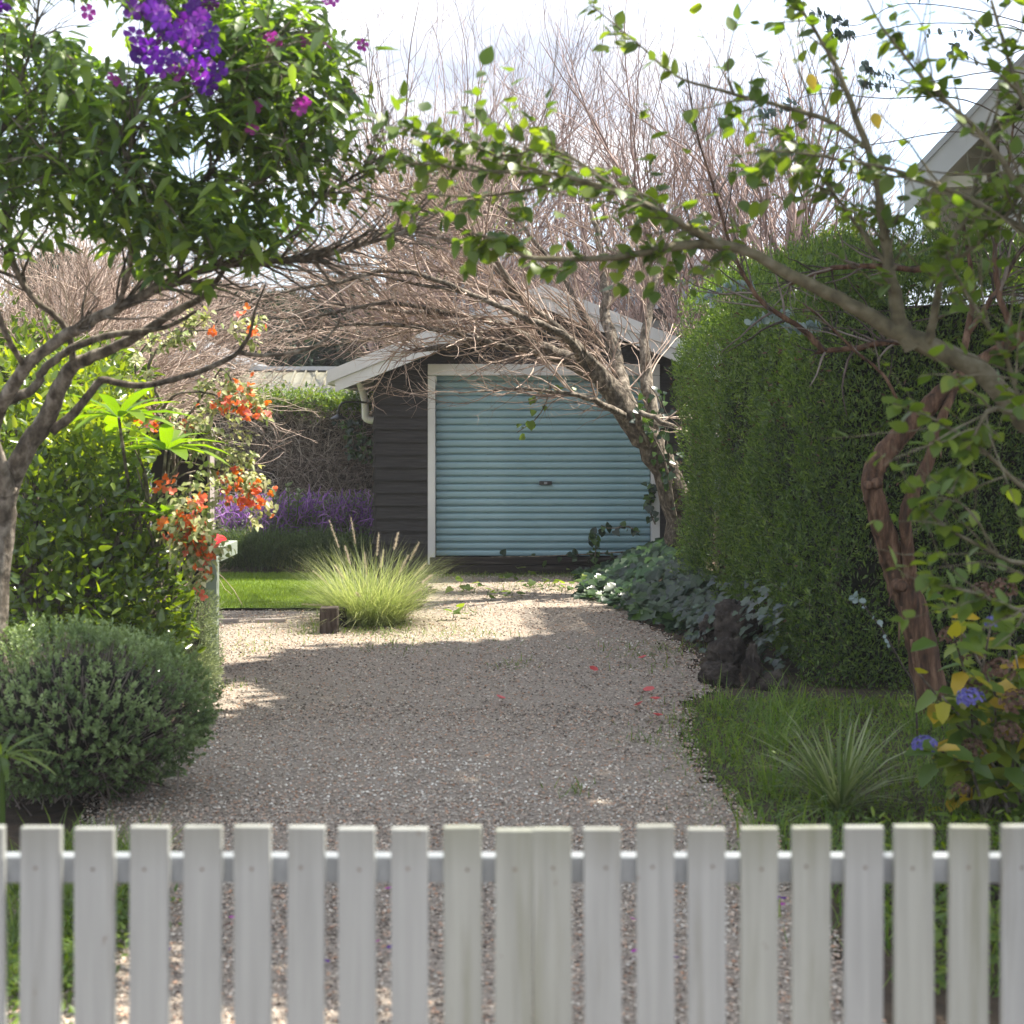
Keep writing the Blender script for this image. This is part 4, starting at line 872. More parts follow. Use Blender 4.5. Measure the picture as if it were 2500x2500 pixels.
for px, py, s in PL:
    e = P(px, py + 38, 11.9 + U(-.35, .25)); q = g0 + np.array([(e[0] - g0[0]) * .35, U(-.1, .1), 0]); q[2] = 0
    dirn = nrm(e - q + [0, 0, .0]); ln = .15 * s
    stem = spline([[*q, .002], [*(q * .5 + e * .5 + [0, 0, .06]), .0017], [*e, .0014]], 8); o = wood('plume_stalk', (stem[None, :, :3], stem[None, :, 3]), M['fountain'], t, 3)
    tn = nrm(stem[-1, :3] - stem[-2, :3]); m = 260; u = U(0, 1, m); pos = e + tn * (u * ln * 1.2)[:, None]
    V, fc, vv = scatter(TRI, pos, nrm(rdir(m) * .9 + tn * .8), rdir(m), .024 * (1 - .6 * np.abs(u - .45)) * U(.7, 1.2, m), .0026); mk('plume', V, fc, M['plume'], o, False, vv, 'stuff')

# ------------------------------------------------------------------ ivy bank at the foot of the garage
iv = thing('ivy', 'thick bank of ivy with dark bluish leaves below the hedge end', 'ivy', (1.5, 13.6, 0))
def bank(x, y): return np.clip((x - np.interp(y, [11.6, 12.4, 14, 16], [1.22, 1.04, .80, .84])) * .85, 0, .62) * np.clip((y - 11.4) / 1.0, 0, 1) * (1 + .35 * vnoise(np.c_[x, y, y * 0], 5, 17)) * .66
n = 2600; x = U(.35, 2.0, n); y = U(11.5, 15.7, n); k = (x > np.interp(y, [11.6, 12.4, 14, 16], [1.22, 1.0, .66, .7]) + .12 * vnoise(np.c_[x * 0, y, y * 0], 5, 2)) & (x < np.interp(y, [11.6, 13, 16], [1.65, 1.65, 2])); x, y = x[k], y[k]; n = len(x)
h = bank(x, y); pos = np.c_[x, y, h + U(.0, .09, n) + .02]
L = U(.06, .14, n); ed = np.clip((x - .5) / .8, 0, 1)
fw = nrm(np.c_[-U(.2, 1., n), -U(.2, 1., n), -.15 - .6 * (h > .05) + rng.normal(size=n) * .15]); upv = nrm(np.c_[-.5 * (h > .05) + rng.normal(size=n) * .3, -.5 + rng.normal(size=n) * .3, np.ones(n)])
IVY = (np.array([(0, 0, 0), (-.1, -.3, .02), (.22, -.55, .06), (.42, -.30, .03), (.62, -.34, .04), (1, 0, -.06), (.62, .34, .04), (.42, .30, .03), (.22, .55, .06), (-.1, .3, .02), (.4, 0, -.02)]),
       [np.array([(0, 2, 1), (0, 10, 2), (2, 10, 3), (3, 10, 4), (4, 10, 5), (5, 10, 6), (6, 10, 7), (7, 10, 8), (8, 10, 0), (8, 0, 9)])])
q = 420; yy = U(9.3, 11.9, q); xx = np.interp(yy, [9.3, 10.5, 11.9], [1.62, 1.40, 1.30]) + np.abs(rng.normal(size=q)) * .16 - .04; zz = np.clip(U(.02, .55, q) * (xx - 1.1) * 1.8, .02, .6)
pos = np.r_[pos, np.c_[xx, yy, zz]]; fw = np.r_[fw, nrm(np.c_[-U(.3, 1, q), -U(.2, 1, q), -U(.2, .9, q)])]; upv = np.r_[upv, nrm(np.c_[-U(.3, 1, q), -U(.2, .6, q), U(.4, 1, q)])]; L = np.r_[L, U(.035, .085, q)]; h = np.r_[h, zz]; x = np.r_[x, xx]; n = len(pos)
leaf_set(iv, M['ivy_leaf'], [IVY], pos, fw, upv, L, L * .95, 300, v=np.clip(U(0, .75, n) + .35 * (h < .06) * U(0, 1, n), 0, 1))
xs, ys = np.meshgrid(np.linspace(.5, 2.1, 24), np.linspace(11.4, 15.8, 40)); hh = np.clip(bank(xs.ravel(), ys.ravel()) - .03, -.05, 1)
V = np.c_[xs.ravel(), ys.ravel(), hh]; i = (np.arange(39)[:, None] * 24 + np.arange(23)).ravel(); mk('bank_soil', V, [np.stack([i, i + 1, i + 25, i + 24], 1)], M['soil'], iv, True)

# ------------------------------------------------------------------ weeds, grass verge, fallen petals
def grass_stuff(name, label, pos, L, W, mat='grass', lean=.5, curv=.5, cat='grass'):
    n = len(pos); f = nrm(np.c_[rng.normal(size=(n, 2)) * lean, np.ones(n)]); V, fc, vv = scatter(BLADE, pos, f, nrm(UPZ + rdir(n) * .2), L, W, -U(.05, curv, n))
    return tag(mk(name, V, fc, M[mat], None, True, vv, "stuff"), label, cat)
n = 19000; x = U(.4, 3., n); y = 4.2 + 4.5 * U(0, 1, n); k = (x > np.interp(y, RZ, RX) - .05 + .34 * vnoise(np.c_[x, y, y * 0], 4, 31) - .25 * U(0, 1, n) ** 4) & (x < y * .345); x, y = x[k], y[k]; n = len(x)
tall = np.clip(vnoise(np.c_[x, y, y * 0], 2.7, 33) * .5 + .5, .1, 1)
grass_stuff('verge_grass', 'rough green grass verge between the gravel and the hydrangea', np.c_[x, y, np.zeros(n)], U(.03, .15, n) * (.25 + 1.2 * tall ** 1.5), U(.003, .007, n), 'verge')
q = 26; cx = U(.9, 2.5, q); cy = U(4.6, 8.6, q); k = (cx > np.interp(cy, RZ, RX) + .05) & (cx < cy * .34); cx, cy = cx[k], cy[k]; i_ = np.repeat(np.arange(len(cx)), 46); n = len(i_)
grass_stuff('tall_grass', 'taller loose grass tufts standing in the verge', np.c_[cx[i_] + rng.normal(size=n) * .05, cy[i_] + rng.normal(size=n) * .05, np.zeros(n)], U(.12, .32, n), U(.003, .007, n), 'verge', .38, .9)
n = 7000; x = U(.7, 2.6, n); y = U(4.3, 8.6, n); k = (x > np.interp(y, RZ, RX) + .08 + .2 * vnoise(np.c_[x, y, y * 0], 4, 31)) & (x < y * .345); x, y = x[k], y[k]; n = len(x)
V, fc, vv = scatter(LEAF2, np.c_[x, y, U(.02, .09, n)], rdir(n) * [1, 1, .4], UPZ + rdir(n) * .5, U(.015, .035, n), U(.01, .022, n)); tag(mk('verge_weeds', V, fc, M['green_leaf'], None, False, vv, 'stuff'), 'small leafy weeds growing through the grass verge', 'weeds')
WEED = [(1085, 1570, .5), (960, 1560, .4), (1120, 1545, .3), (1190, 1560, .3), (1245, 1440, .5), (1250, 1630, .2), (1350, 1440, .3), (1560, 1600, .35), (1620, 1640, .3), (1590, 1590, .4), (1400, 1940, .12), (1555, 1815, .15), (1690, 1590, .4), (960, 1590, .3), (1130, 1500, .25), (620, 1590, .3), (540, 1680, .2), (700, 1550, .5)]
ps = []
for px, py, r in WEED:
    c = G(px, py); m = int(260 * r); ps.append(np.c_[c[0] + rng.normal(size=m) * r * .5, c[1] + rng.normal(size=m) * r * .6, np.full(m, .015)])
# strip along the threshold and around the fountain grass
m = 4600; u = U(0, 1, m); ps.append(np.c_[np.where(u < .5, U(-.95, .9, m), U(-1.65, -.8, m)), np.where(u < .5, 15.75 + rng.normal(size=m) * .12, U(11.3, 14.5, m)), np.full(m, .01)])
p = np.concatenate(ps); n = len(p); grass_stuff('gravel_weeds', 'sparse tufts of short weeds growing in the gravel', p, U(.02, .085, n), U(.003, .008, n), 'yl_green', .8)
# dry leaf litter under the hedge
n = 2600; x = U(.7, 2.1, n); y = U(7.6, 13, n); k = (np.abs(x - np.interp(y, RZ, RX)) < np.abs(rng.normal(size=n)) * .28 + .03) ; x, y = x[k], y[k]; n = len(x)
V, fc, vv = scatter(LEAF2, np.c_[x, y, U(.02, .032, n)], rdir(n) * [1, 1, .15], UPZ + rdir(n) * .35, U(.02, .04, n), U(.012, .02, n)); tag(mk('leaf_litter', V, fc, M['hyd_dry'], None, False, vv, 'stuff'), 'brown dry leaf litter along the edge of the gravel', 'leaf litter')
n = 900; x = U(-1.7, 1.3, n); y = 4 + 11.5 * U(0, 1, n) ** 1.2; k = drive(x, y) & (vnoise(np.c_[x, y, y * 0], 2.2, 71) > -.1); x, y = x[k], y[k]; n = len(x)
V, fc, vv = scatter(LEAF2, np.c_[x, y, U(.026, .036, n)], rdir(n) * [1, 1, .15], UPZ + rdir(n) * .35, U(.012, .035, n), U(.006, .016, n)); tag(mk('scattered_leaves', V, fc, M['hyd_dry'], None, False, vv, 'stuff'), 'small dry leaves and bits scattered over the gravel', 'leaf litter')
# young green creepers in front of the threshold
t = thing('creeper', 'young bright green creeper runners spreading over gravel before the threshold', 'plant', G(1330, 1420))
pos = np.array([G(a, b) for a, b in ((1205, 1420), (1225, 1424), (1245, 1421), (1125, 1450), (1130, 1456), (1165, 1454), (1200, 1464), (1212, 1466), (1345, 1440), (1358, 1436), (1280, 1440), (1310, 1442), (1352, 1446), (1140, 1447), (1270, 1460), (1390, 1450), (1420, 1440), (1440, 1430), (1400, 1425), (1110, 1515), (1130, 1512), (1320, 1402), (1300, 1410), (1260, 1408), (1370, 1408), (1400, 1404))]); pos = np.repeat(pos, 3, 0) + rng.normal(size=(78, 3)) * [.05, .1, 0]; pos[:, 2] = U(.04, .11, 78)
leaf_set(t, M['green_leaf'], [HEART], pos, rdir(78) * [1, 1, .3] + [0, -.4, 0], UPZ + rdir(78) * .5, U(.05, .10, 78), U(.05, .09, 78), 60)
cc = pos[::3]; sA = np.stack([np.c_[cc[:, 0], cc[:, 1], cc[:, 2] * 0], np.c_[cc[:, 0] + .02, cc[:, 1], cc[:, 2]]], 1); wood('stem', (sA, np.full((len(cc), 2), .003)), M['green_leaf'], t, 4, 'stuff')
def petal(pt, label, mat, size, group, name='fallen_petal'):
    V, fc, vv = scatter(T_disc(6, .18), np.array([pt]), rdir(1) * [1, 1, .1], nrm(UPZ + rdir(1) * .5), np.array([size]), np.array([size * .8])); o = mk(name, V, fc, M[mat], None, True, vv); return tag(o, label, 'petal', group)
RP = [(1457, 1652, 'single orange red petal lying mid gravel away from the hedge'), (1565, 1628, 'faded red petal on the gravel nearest the rounded boulder'), (1600, 1705, 'bright red petal at the top of the petal cluster on gravel'), (1595, 1732, 'red petal directly below the bright one in the cluster'), (1555, 1743, 'deep pink petal beside the petal cluster'), (1600, 1768, 'pale pink petal at the bottom of the petal cluster'), (1225, 1730, 'faint pink petal alone in the middle of the driveway')]
for a, b, lb in RP: c = G(a, b); c[2] = .05; petal(c, lb, 'petal_red', .075, 'red petals fallen on the gravel')
for k in range(34):
    c = G(U(140, 1000) if k < 22 else U(1420, 2060), U(2180, 2490)); c[2] = .04
    petal(c, 'small purple petal fallen on the gravel behind the picket gate', 'purple' if k % 3 else 'magenta', .03, 'purple petals fallen behind the gate')

# ------------------------------------------------------------------ left bank of shrubs
gs = thing('glossy_shrub', 'large rounded shrub with glossy green leaves beside the dark screen', 'shrub', (-2.5, 8.3, 0))
ps, ds = [], []
for (px, py, Z, rx, rz_, m) in ((180, 1330, 8.3, .49, .78, 2000), (90, 1150, 8.4, .55, .62, 1400), (250, 1200, 8.5, .28, .46, 1000), (365, 1480, 8.3, .19, .42, 900), (60, 1500, 8.0, .6, .6, 1500), (-150, 1250, 8.5, .7, .9, 900), (220, 1050, 8.8, .36, .42, 850), (100, 980, 8.9, .5, .4, 1000), (270, 1560, 8.1, .45, .45, 900)):
    p, d, _ = blob(P(px, py, Z), (rx, .55, rz_), m, .62, lump=.22, ns=4, seed=int(px + 300)); k = p[:, 2] > .05; ps.append(p[k]); ds.append(d[k])
p, d = np.concatenate(ps), np.concatenate(ds); n = len(p); L = U(.05, .085, n)
f = nrm(d * .6 + rng.normal(size=(n, 3)) * .7 + [0, 0, .35])
leaf_set(gs, M['gloss_leaf'], [T_leaf(.14, .12), T_leaf(.2, .05, .36)], p, f, nrm(d + UPZ * .6 + rdir(n) * .8), L, L * .46, 300, rank=L * (d[:, 1] < 0) / p[:, 1], v=np.clip(U(0, .8, n) + .25 * (p[:, 2] > 1.45), 0, 1))
b = np.array([[-2.5 + U(-.25, .25), 8.35 + U(-.1, .1), 0] for _ in range(9)]); e = np.array([[-2.5 + U(-.9, .8), 8.4 + U(-.3, .3), U(.7, 1.5)] for _ in range(9)])
S0 = np.stack([b, b * .5 + e * .5 + [0, 0, .15], e], 1); S0 = (S0, np.tile([.03, .02, .008], (9, 1))); wood('stem', S0, M['bark_grey'], gs, 6, 'stuff')
wood('branchlet', spawn(S0, 160, (.25, .6), (.3, 1.), (0, 0, 1), .2, .5, 5, .3, .15), M['bark_grey'], gs, 4, 'stuff')

# sunlit yellow-green foliage at the back left
yb = thing('light_shrub', 'sunlit yellow green shrub behind the leaning grey limbs', 'shrub', (-3.4, 10.6, 0))
ps, ds = [], []
for px, py, r_, m in ((60, 960, .55, 1200), (180, 960, .45, 900), (-60, 900, .6, 700), (150, 1100, .7, 1200), (250, 930, .3, 500)):
    p, d, _ = blob(P(px, py, 10.6), (r_, .4, r_ * .9), m, .5, lump=.3, seed=px + 70); ps.append(p); ds.append(d)
p, d = np.concatenate(ps), np.concatenate(ds); n = len(p)
foliage('foliage', yb, M['yl_green'], LEAF8, p, nrm(d + rdir(n) * .8), UPZ + rdir(n) * .6, U(.06, .11, n), U(.025, .045, n))
A = np.stack([spline([[-3.4 + U(-.1, .1), 10.6, 0, .03], [-3.4 + dx * .5, 10.6, .8, .02], [-3.4 + dx, 10.6, 1.8, .008]], 8) for dx in (-.6, -.2, .2, .5, .7)]); wood('stem', (A[..., :3], A[..., 3]), M['bark_grey'], yb, 6, 'stuff')

# round grey-green bush right behind the gate
rb = thing('round_bush', 'round clipped grey green bush just behind the picket gate', 'shrub', (X_(190, 6.15), 6.25, 0))
c0 = np.array([X_(150, 6.2), 6.35, .40])
c_, d_, _ = blob(c0, (.60, .55, .36), 3400, .86, -.95, .05, 6, 3); k = c_[:, 2] > .03; c_, d_ = c_[k], d_[k]; q = len(c_)
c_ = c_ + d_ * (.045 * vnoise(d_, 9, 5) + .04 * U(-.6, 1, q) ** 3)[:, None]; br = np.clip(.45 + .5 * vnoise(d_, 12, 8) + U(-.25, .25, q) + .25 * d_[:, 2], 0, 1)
i_ = np.repeat(np.arange(q), 17); n = len(i_); u = U(0, 1, n); ax_ = nrm(d_ * .8 + UPZ * .5 + rng.normal(size=(q, 3)) * .3)
p = c_[i_] + ax_[i_] * ((u - .8) * .055)[:, None]
f = nrm(ax_[i_] * (.35 + .7 * u)[:, None] + nrm(np.cross(ax_[i_], rdir(n))) * .8)
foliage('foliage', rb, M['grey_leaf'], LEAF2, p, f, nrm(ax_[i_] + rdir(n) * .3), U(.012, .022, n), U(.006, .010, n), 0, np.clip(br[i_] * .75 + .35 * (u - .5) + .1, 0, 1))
m = 1500; dd = rdir(m); dd = dd[dd[:, 2] > -.75]; m = len(dd); s0 = np.tile(c0 + [0, 0, -.33], (m, 1)) + rng.normal(size=(m, 3)) * [.12, .12, .02]; s1 = c0 + dd * [.55, .50, .32]
wood('twig', (np.stack([s0, s0 * .45 + s1 * .55 + [0, 0, .0], s1], 1), np.tile([.004, .0028, .0016], (m, 1))), M['twig_dead'], rb, 3, 'stuff')
V, fc = lump_mesh(c0 - [0, 0, .02], (.40, .36, .24), 3, .1, 4, 3); mk('dark_core', V, fc, M['hedge_core'], rb, True)  # solid lump added inside the bush, near-black for the shade within
# pale fine bush by the sage post
pb = thing('pale_bush', 'pale mint green feathery bush leaning against the sage post', 'shrub', (X_(460, 8.9), 8.9, 0))
ps, ds = [], []
for px, py, r_, m in ((450, 1590, .22, 5200), (480, 1500, .14, 2200), (430, 1660, .24, 4200), (500, 1640, .10, 1400)):
    p, d, _ = blob(P(px, py, 8.95), (r_, .2, r_ * 1.15), m, .5, lump=.25, ns=9, seed=px); k = p[:, 2] > .01; ps.append(p[k]); ds.append(d[k])
p, d = np.concatenate(ps), np.concatenate(ds); n = len(p)
foliage('foliage', pb, M['pale_leaf'], LEAF2, p, nrm(d + UPZ * .6 + rdir(n) * .7), rdir(n), U(.018, .034, n), U(.005, .009, n))
A = np.stack([spline([[X_(460, 8.9) + U(-.06, .06), 8.9, 0, .008], [X_(460 + dx, 8.9), 8.92, .3, .005], [X_(460 + 2 * dx, 8.9), 8.93, .55, .002]], 6) for dx in np.linspace(-30, 25, 14)]); wood('stem', (A[..., :3], A[..., 3]), M['bark_grey'], pb, 4, 'stuff')

# broad-leaved plant with long glossy leaves
bp = thing('broadleaf_plant', 'plant with rosettes of long glossy lime green leaves before the screen', 'plant', (X_(360, 8.2), 8.2, 0))
LONG = (np.array([(0, -.12, 0), (0, .12, 0), (.25, -.42, .1), (.25, 0, 0), (.25, .42, .1), (.6, -.5, .12), (.6, 0, 0), (.6, .5, .12), (.85, -.3, .06), (.85, 0, 0), (.85, .3, .06), (1, 0, 0)]),
        [np.array([(0, 1, 3), (0, 3, 2), (1, 4, 3), (8, 9, 11), (9, 10, 11)]), np.array([(2, 3, 6, 5), (3, 4, 7, 6), (5, 6, 9, 8), (6, 7, 10, 9)])])
def bent(t, c): V = t[0].copy(); V[:, 2] -= c * V[:, 0] ** 2; return V, t[1]
pos, fw, LL = [], [], []
for cx, cy, Z, nl in ((290, 1020, 7.9, 14), (405, 1100, 8.2, 16), (400, 1260, 8.1, 8)):
    c = P(cx, cy, Z); a0 = U(0, 6.28)
    for j in range(nl):
        a = a0 + j * 2.4; el = .15 + .65 * (j / nl); dv = np.array([math.cos(a) * math.cos(el), math.sin(a) * math.cos(el) * .8, math.sin(el)])
        pos.append(c + dv * .02); fw.append(dv); LL.append(U(.28, .40) * (1 - .25 * j / nl))
pos, fw, LL = np.array(pos), np.array(fw), np.array(LL)
leaf_set(bp, M['broad_leaf'], [bent(LONG, 1.2), bent(LONG, 2.2)], pos, fw, UPZ, LL, LL * .27, 300)
A = np.stack([spline([[X_(340, 8.5) + dx * .05, 8.5, 0, .018], [*(P(cx, cy, Z) * .5 + np.array([X_(340, 8.5), 8.7, .3]) * .5), .012], [*P(cx, cy, Z), .008]], 8) for (cx, cy, Z), dx in zip(((290, 1020, 7.9), (405, 1100, 8.2), (400, 1260, 8.1)), (0, 1, 2))]); wood('stem', (A[..., :3], A[..., 3]), M['bark_grey'], bp, 6, 'stuff')

# ------------------------------------------------------------------ orange bougainvillea with variegated leaves
bo = thing('bougainvillea', 'climber with cream variegated leaves and orange flowers over the dark screen', 'climber', (X_(440, 9.3), 9.35, 0))
SP = limbs([
    [(440, 1700, 9.4, 6), (430, 1300, 9.42, 6), (420, 1050, 9.4, 5), (360, 900, 9.35, 4), (430, 820, 9.3, 3), (530, 805, 9.3, 2), (610, 815, 9.3, 1.5)],
    [(420, 1080, 9.4, 4), (400, 1000, 9.3, 4), (440, 960, 9.2, 3), (510, 960, 9.2, 2.4), (570, 990, 9.2, 2), (610, 1010, 9.2, 1.6), (640, 1005, 9.2, 1.2)],
    [(425, 1180, 9.4, 4), (440, 1130, 9.3, 3), (500, 1140, 9.2, 2.4), (555, 1160, 9.2, 2), (590, 1200, 9.2, 1.8), (615, 1225, 9.2, 1.5), (638, 1240, 9.2, 1)],
    [(420, 1080, 9.4, 4), (390, 1020, 9.3, 3), (350, 960, 9.25, 2.4), (330, 900, 9.2, 2), (350, 850, 9.2, 1.7), (390, 820, 9.2, 1.5), (450, 800, 9.2, 1)],
    [(425, 1200, 9.4, 4), (400, 1150, 8.9, 3), (420, 1200, 8.3, 2.4), (450, 1260, 8.0, 2), (470, 1300, 7.97, 1.8), (490, 1350, 7.97, 1.5), (500, 1385, 7.97, 1)],
    [(420, 1080, 9.4, 4), (470, 1000, 9.3, 3), (520, 930, 9.25, 2.4), (540, 900, 9.2, 2), (560, 920, 9.2, 1.7), (570, 945, 9.2, 1.5), (575, 960, 9.2, 1)],
    [(420, 1060, 9.4, 4), (380, 1050, 9.2, 3), (400, 1030, 9.1, 2.4), (430, 1040, 9.05, 2), (450, 1050, 9.05, 1.7), (470, 1060, 9.05, 1.5), (480, 1070, 9.05, 1)],
    [(430, 1150, 9.4, 4), (440, 1110, 9.25, 3), (510, 1080, 9.2, 2.4), (545, 1120, 9.2, 2), (580, 1150, 9.2, 1.7), (610, 1165, 9.2, 1.5), (632, 1190, 9.2, 1)],
    [(425, 1250, 9.4, 4), (410, 1200, 8.9, 3), (440, 1190, 8.3, 2.4), (470, 1235, 8.0, 2), (480, 1260, 7.97, 1.7), (486, 1280, 7.97, 1.5), (480, 1300, 7.97, 1)],
], 30, .3)
wood('stem', SP, M['bark_grey'], bo, 6, 'stuff')
sd_ = spawn(SP, 110, (.10, .30), (.3, 1.1), (0, -.2, .3), .3, .6, 6, .3, .18); wood('branchlet', sd_, M['bark_grey'], bo, 4, 'stuff')
both = join(SP, sd_); n = 2600; pos, T = along(both, n, .38); pos += rng.normal(size=(n, 3)) * .022
leaf_set(bo, M['varieg'], [T_leaf(.12, .25, .34)], pos, leaf_dirs(T, .9, .4), UPZ + rdir(n) * .6 + [0, -.4, 0], U(.028, .055, n), U(.018, .032, n), 300)
# bracts: three papery petals each
BR = MB()
for q in range(3):
    a = q * 2.094; V = np.array([(0, 0, 0)] + [(r_ * math.cos(a + o_), r_ * math.sin(a + o_), h_) for r_, o_, h_ in ((.32, -1., .2), (.55, -.5, .3), (.6, 0, .38), (.55, .5, .3), (.32, 1., .2))]); BR.add(V, [[(0, 1, 2), (0, 2, 3), (0, 3, 4), (0, 4, 5)]])
BRT = (np.concatenate(BR.V), [np.concatenate(BR.F)])
fl = []
for cx, cy, sx, sy, m in ((560, 985, 34, 20, 26), (610, 1000, 30, 16, 22), (635, 1010, 12, 14, 8), (395, 1035, 30, 14, 18), (440, 1045, 20, 10, 8), (350, 1025, 22, 12, 9), (585, 1205, 30, 16, 26), (615, 1230, 22, 12, 26), (560, 1170, 20, 12, 8), (570, 1145, 8, 8, 4), (630, 1175, 10, 10, 5), (470, 1290, 26, 22, 34), (455, 1320, 24, 16, 16), (480, 1240, 14, 14, 8), (490, 1215, 10, 8, 4), (478, 1360, 14, 22, 14), (498, 1372, 12, 14, 8), (600, 935, 22, 10, 8), (620, 815, 14, 10, 8), (530, 810, 10, 6, 3), (595, 760, 10, 8, 4), (410, 1170, 14, 10, 5), (400, 1200, 14, 10, 5), (395, 1280, 20, 14, 6), (495, 1445, 8, 6, 3), (465, 1270, 10, 8, 6)):
    for _ in range(m): fl.append(P(cx + rng.normal() * sx * .95, cy + rng.normal() * sy * .95, (7.95 if cx < 500 and cy > 1150 else 9.15) + U(-.1, .06)))
fl = np.array(fl); n = len(fl)
leaf_set(bo, M['orange'], [BRT], fl, rdir(n), nrm(rdir(n) + [0, -.8, .3]), U(.032, .050, n), U(.032, .050, n), 290, 'flower', 'flower_cluster')

# ------------------------------------------------------------------ strap-leaved plant and low growth at the left of the gate
sp_ = thing('strap_plant', 'light green strap leaved plant poking up behind the gate at the round bush', 'plant', (X_(5, 5.0), 5.0, 0))
c = P(5, 1850, 5.0); nl = 22; a = np.arange(nl) * 2.4; el = U(.0, 1.1, nl); fw = np.c_[np.cos(a) * np.cos(el), np.sin(a) * np.cos(el), np.sin(el)]
leaf_set(sp_, M['green_leaf'], [bent(LONG, 3.2), bent(LONG, 5.)], np.tile(c, (nl, 1)) + fw * .015, fw, UPZ, U(.12, .18, nl), U(.018, .026, nl), 300)
A = spline([[c[0] - .01, 5.0, 0, .012], [c[0], 5.0, .25, .011], [*c, .008]], 10); wood('stem', (A[None, :, :3], A[None, :, 3]), M['green_leaf'], sp_, 8)
n = 2600; x = U(-1.75, -1.28, n); y = U(4.1, 5.6, n); x = x + .1 * vnoise(np.c_[x, y, y * 0], 6, 2)
grass_stuff('edge_grass', 'bright green low grass at the gravel edge behind the gate', np.c_[x, y, np.zeros(n)], U(.08, .22, n), U(.004, .009, n), 'yl_green', .6)
n = 1500; c = G(205, 2350); x = c[0] + rng.normal(size=n) * .07; y = c[1] + rng.normal(size=n) * .35
V, fc, vv = scatter(LEAF8, np.c_[x, y, U(.01, .10, n)], rdir(n) * [1, 1, .6] + [0, 0, .3], UPZ + rdir(n) * .4, U(.02, .045, n), U(.01, .02, n)); tag(mk('ground_cover', V, fc, M['yl_green'], None, True, vv, 'stuff'), 'leafy green ground cover at the left edge of the gravel', 'ground cover')
n = 1400; x = U(1.18, 1.9, n); y = U(4.0, 5.4, n)
V, fc, vv = scatter(LEAF8, np.c_[x, y, U(.01, .22, n)], rdir(n) * [1, 1, .6] + [0, 0, .3], UPZ + rdir(n) * .4, U(.025, .06, n), U(.012, .026, n)); tag(mk('ground_cover', V, fc, M['green_leaf'], None, True, vv, 'stuff'), 'leafy ground cover among grey stones behind the mossy pickets', 'ground cover')

# ------------------------------------------------------------------ variegated spider-plant tuft
tg = G(2050, 1985); t = thing('striped_grass', 'arching tuft of cream striped grass on the verge beside the hydrangea', 'grass tuft', tg)
nl = 170; a = U(0, 6.28, nl); el = np.clip(1.05 + .38 * rng.normal(size=nl), .2, 1.5); fw = np.c_[np.cos(a) * np.cos(el), np.sin(a) * np.cos(el), np.sin(el)]; pos = np.c_[tg[0] + np.cos(a) * .03 * U(0, 1, nl), tg[1] + np.sin(a) * .03, np.full(nl, .01)]
leaf_set(t, M['stripe'], [bent(LONG, 14), bent(LONG, 26), bent(LONG, 4)], pos, fw, UPZ + fw * .01, U(.18, .47, nl), U(.008, .013, nl), 160)

# ------------------------------------------------------------------ hydrangea at the right
hy = thing('hydrangea', 'hydrangea with yellowing leaves, brown dried heads and blue flowers', 'shrub', (2.05, 6.1, 0))
ends = []
for _ in range(46):
    px, py = U(2260, 2620), U(1440, 2060); px = max(px, 2235 + (abs(py - 1750) / 300) ** 2 * 40); ends.append(P(px, py, U(5.5, 6.5)))
for q in ((2300, 1700), (2240, 1640), (2270, 1830), (2420, 1520), (2370, 1700), (2480, 1600), (2460, 1950)): ends.append(P(*q, 5.7))
ends = np.array(ends); m = len(ends); b = np.c_[2.05 + rng.normal(size=m) * .12, 6.15 + rng.normal(size=m) * .12, np.zeros(m)]
mid = b * .4 + ends * .6; mid[:, 2] = np.maximum(mid[:, 2], .15) + .04
S1 = np.stack([spline([[*b[i], .008], [*mid[i], .006], [*ends[i], .0035]], 10) for i in range(m)]); S1 = (S1[..., :3], S1[..., 3]); wood('stem', S1, M['bark_grey'], hy, 6, 'stuff')
n = 520; pos, T = along(S1, n, .45); pos += rng.normal(size=(n, 3)) * .02; L = U(.07, .145, n)
f = nrm(rng.normal(size=(n, 3)) * [1, .8, .35] + [-.25, -.5, -.1]); vv = np.clip(U(0, .62, n) + .5 * (U(0, 1, n) > .82), 0, 1)
leaf_set(hy, M['hyd_leaf'], [T_leaf(.12, .22), T_leaf(.16, .4, .5), T_leaf(.1, .1)], pos, f, UPZ + rdir(n) * .45 + [0, -.3, 0], L, L * .62, 300, v=vv)
def head(c, r, mat, nm, m=150, flat=.75):
    d = rdir(m); d = d[d[:, 2] > -.35]; k = len(d); pos = np.asarray(c) + d * r * [1, 1, flat]
    V, fc, vv = scatter(T_disc(5, .12), pos, nrm(np.cross(d, rdir(k))), d + rdir(k) * .35, U(.014, .022, k) * (r / .06), U(.014, .022, k) * (r / .06)); return mk(nm, V, fc, M[mat], hy, False, vv)
for px, py, Z, r in ((2258, 1820, 5.6, .045), (2370, 1705, 5.6, .05), (2425, 1520, 5.6, .032)): head(P(px, py, Z), r, 'hyd_blue', 'blue_flower_head', 170)
for px, py, Z, r in ((2320, 1555, 5.8, .042), (2440, 1640, 5.6, .055), (2375, 1830, 5.7, .045), (2480, 1720, 5.5, .06), (2460, 1790, 5.6, .05), (2400, 1450, 5.9, .05), (2345, 1930, 5.6, .035), (2380, 1680, 5.8, .045), (2370, 1600, 6, .045), (2450, 1440, 5.9, .05)): head(P(px, py, Z), r, 'hyd_dry', 'dried_flower_head', 150, .9)

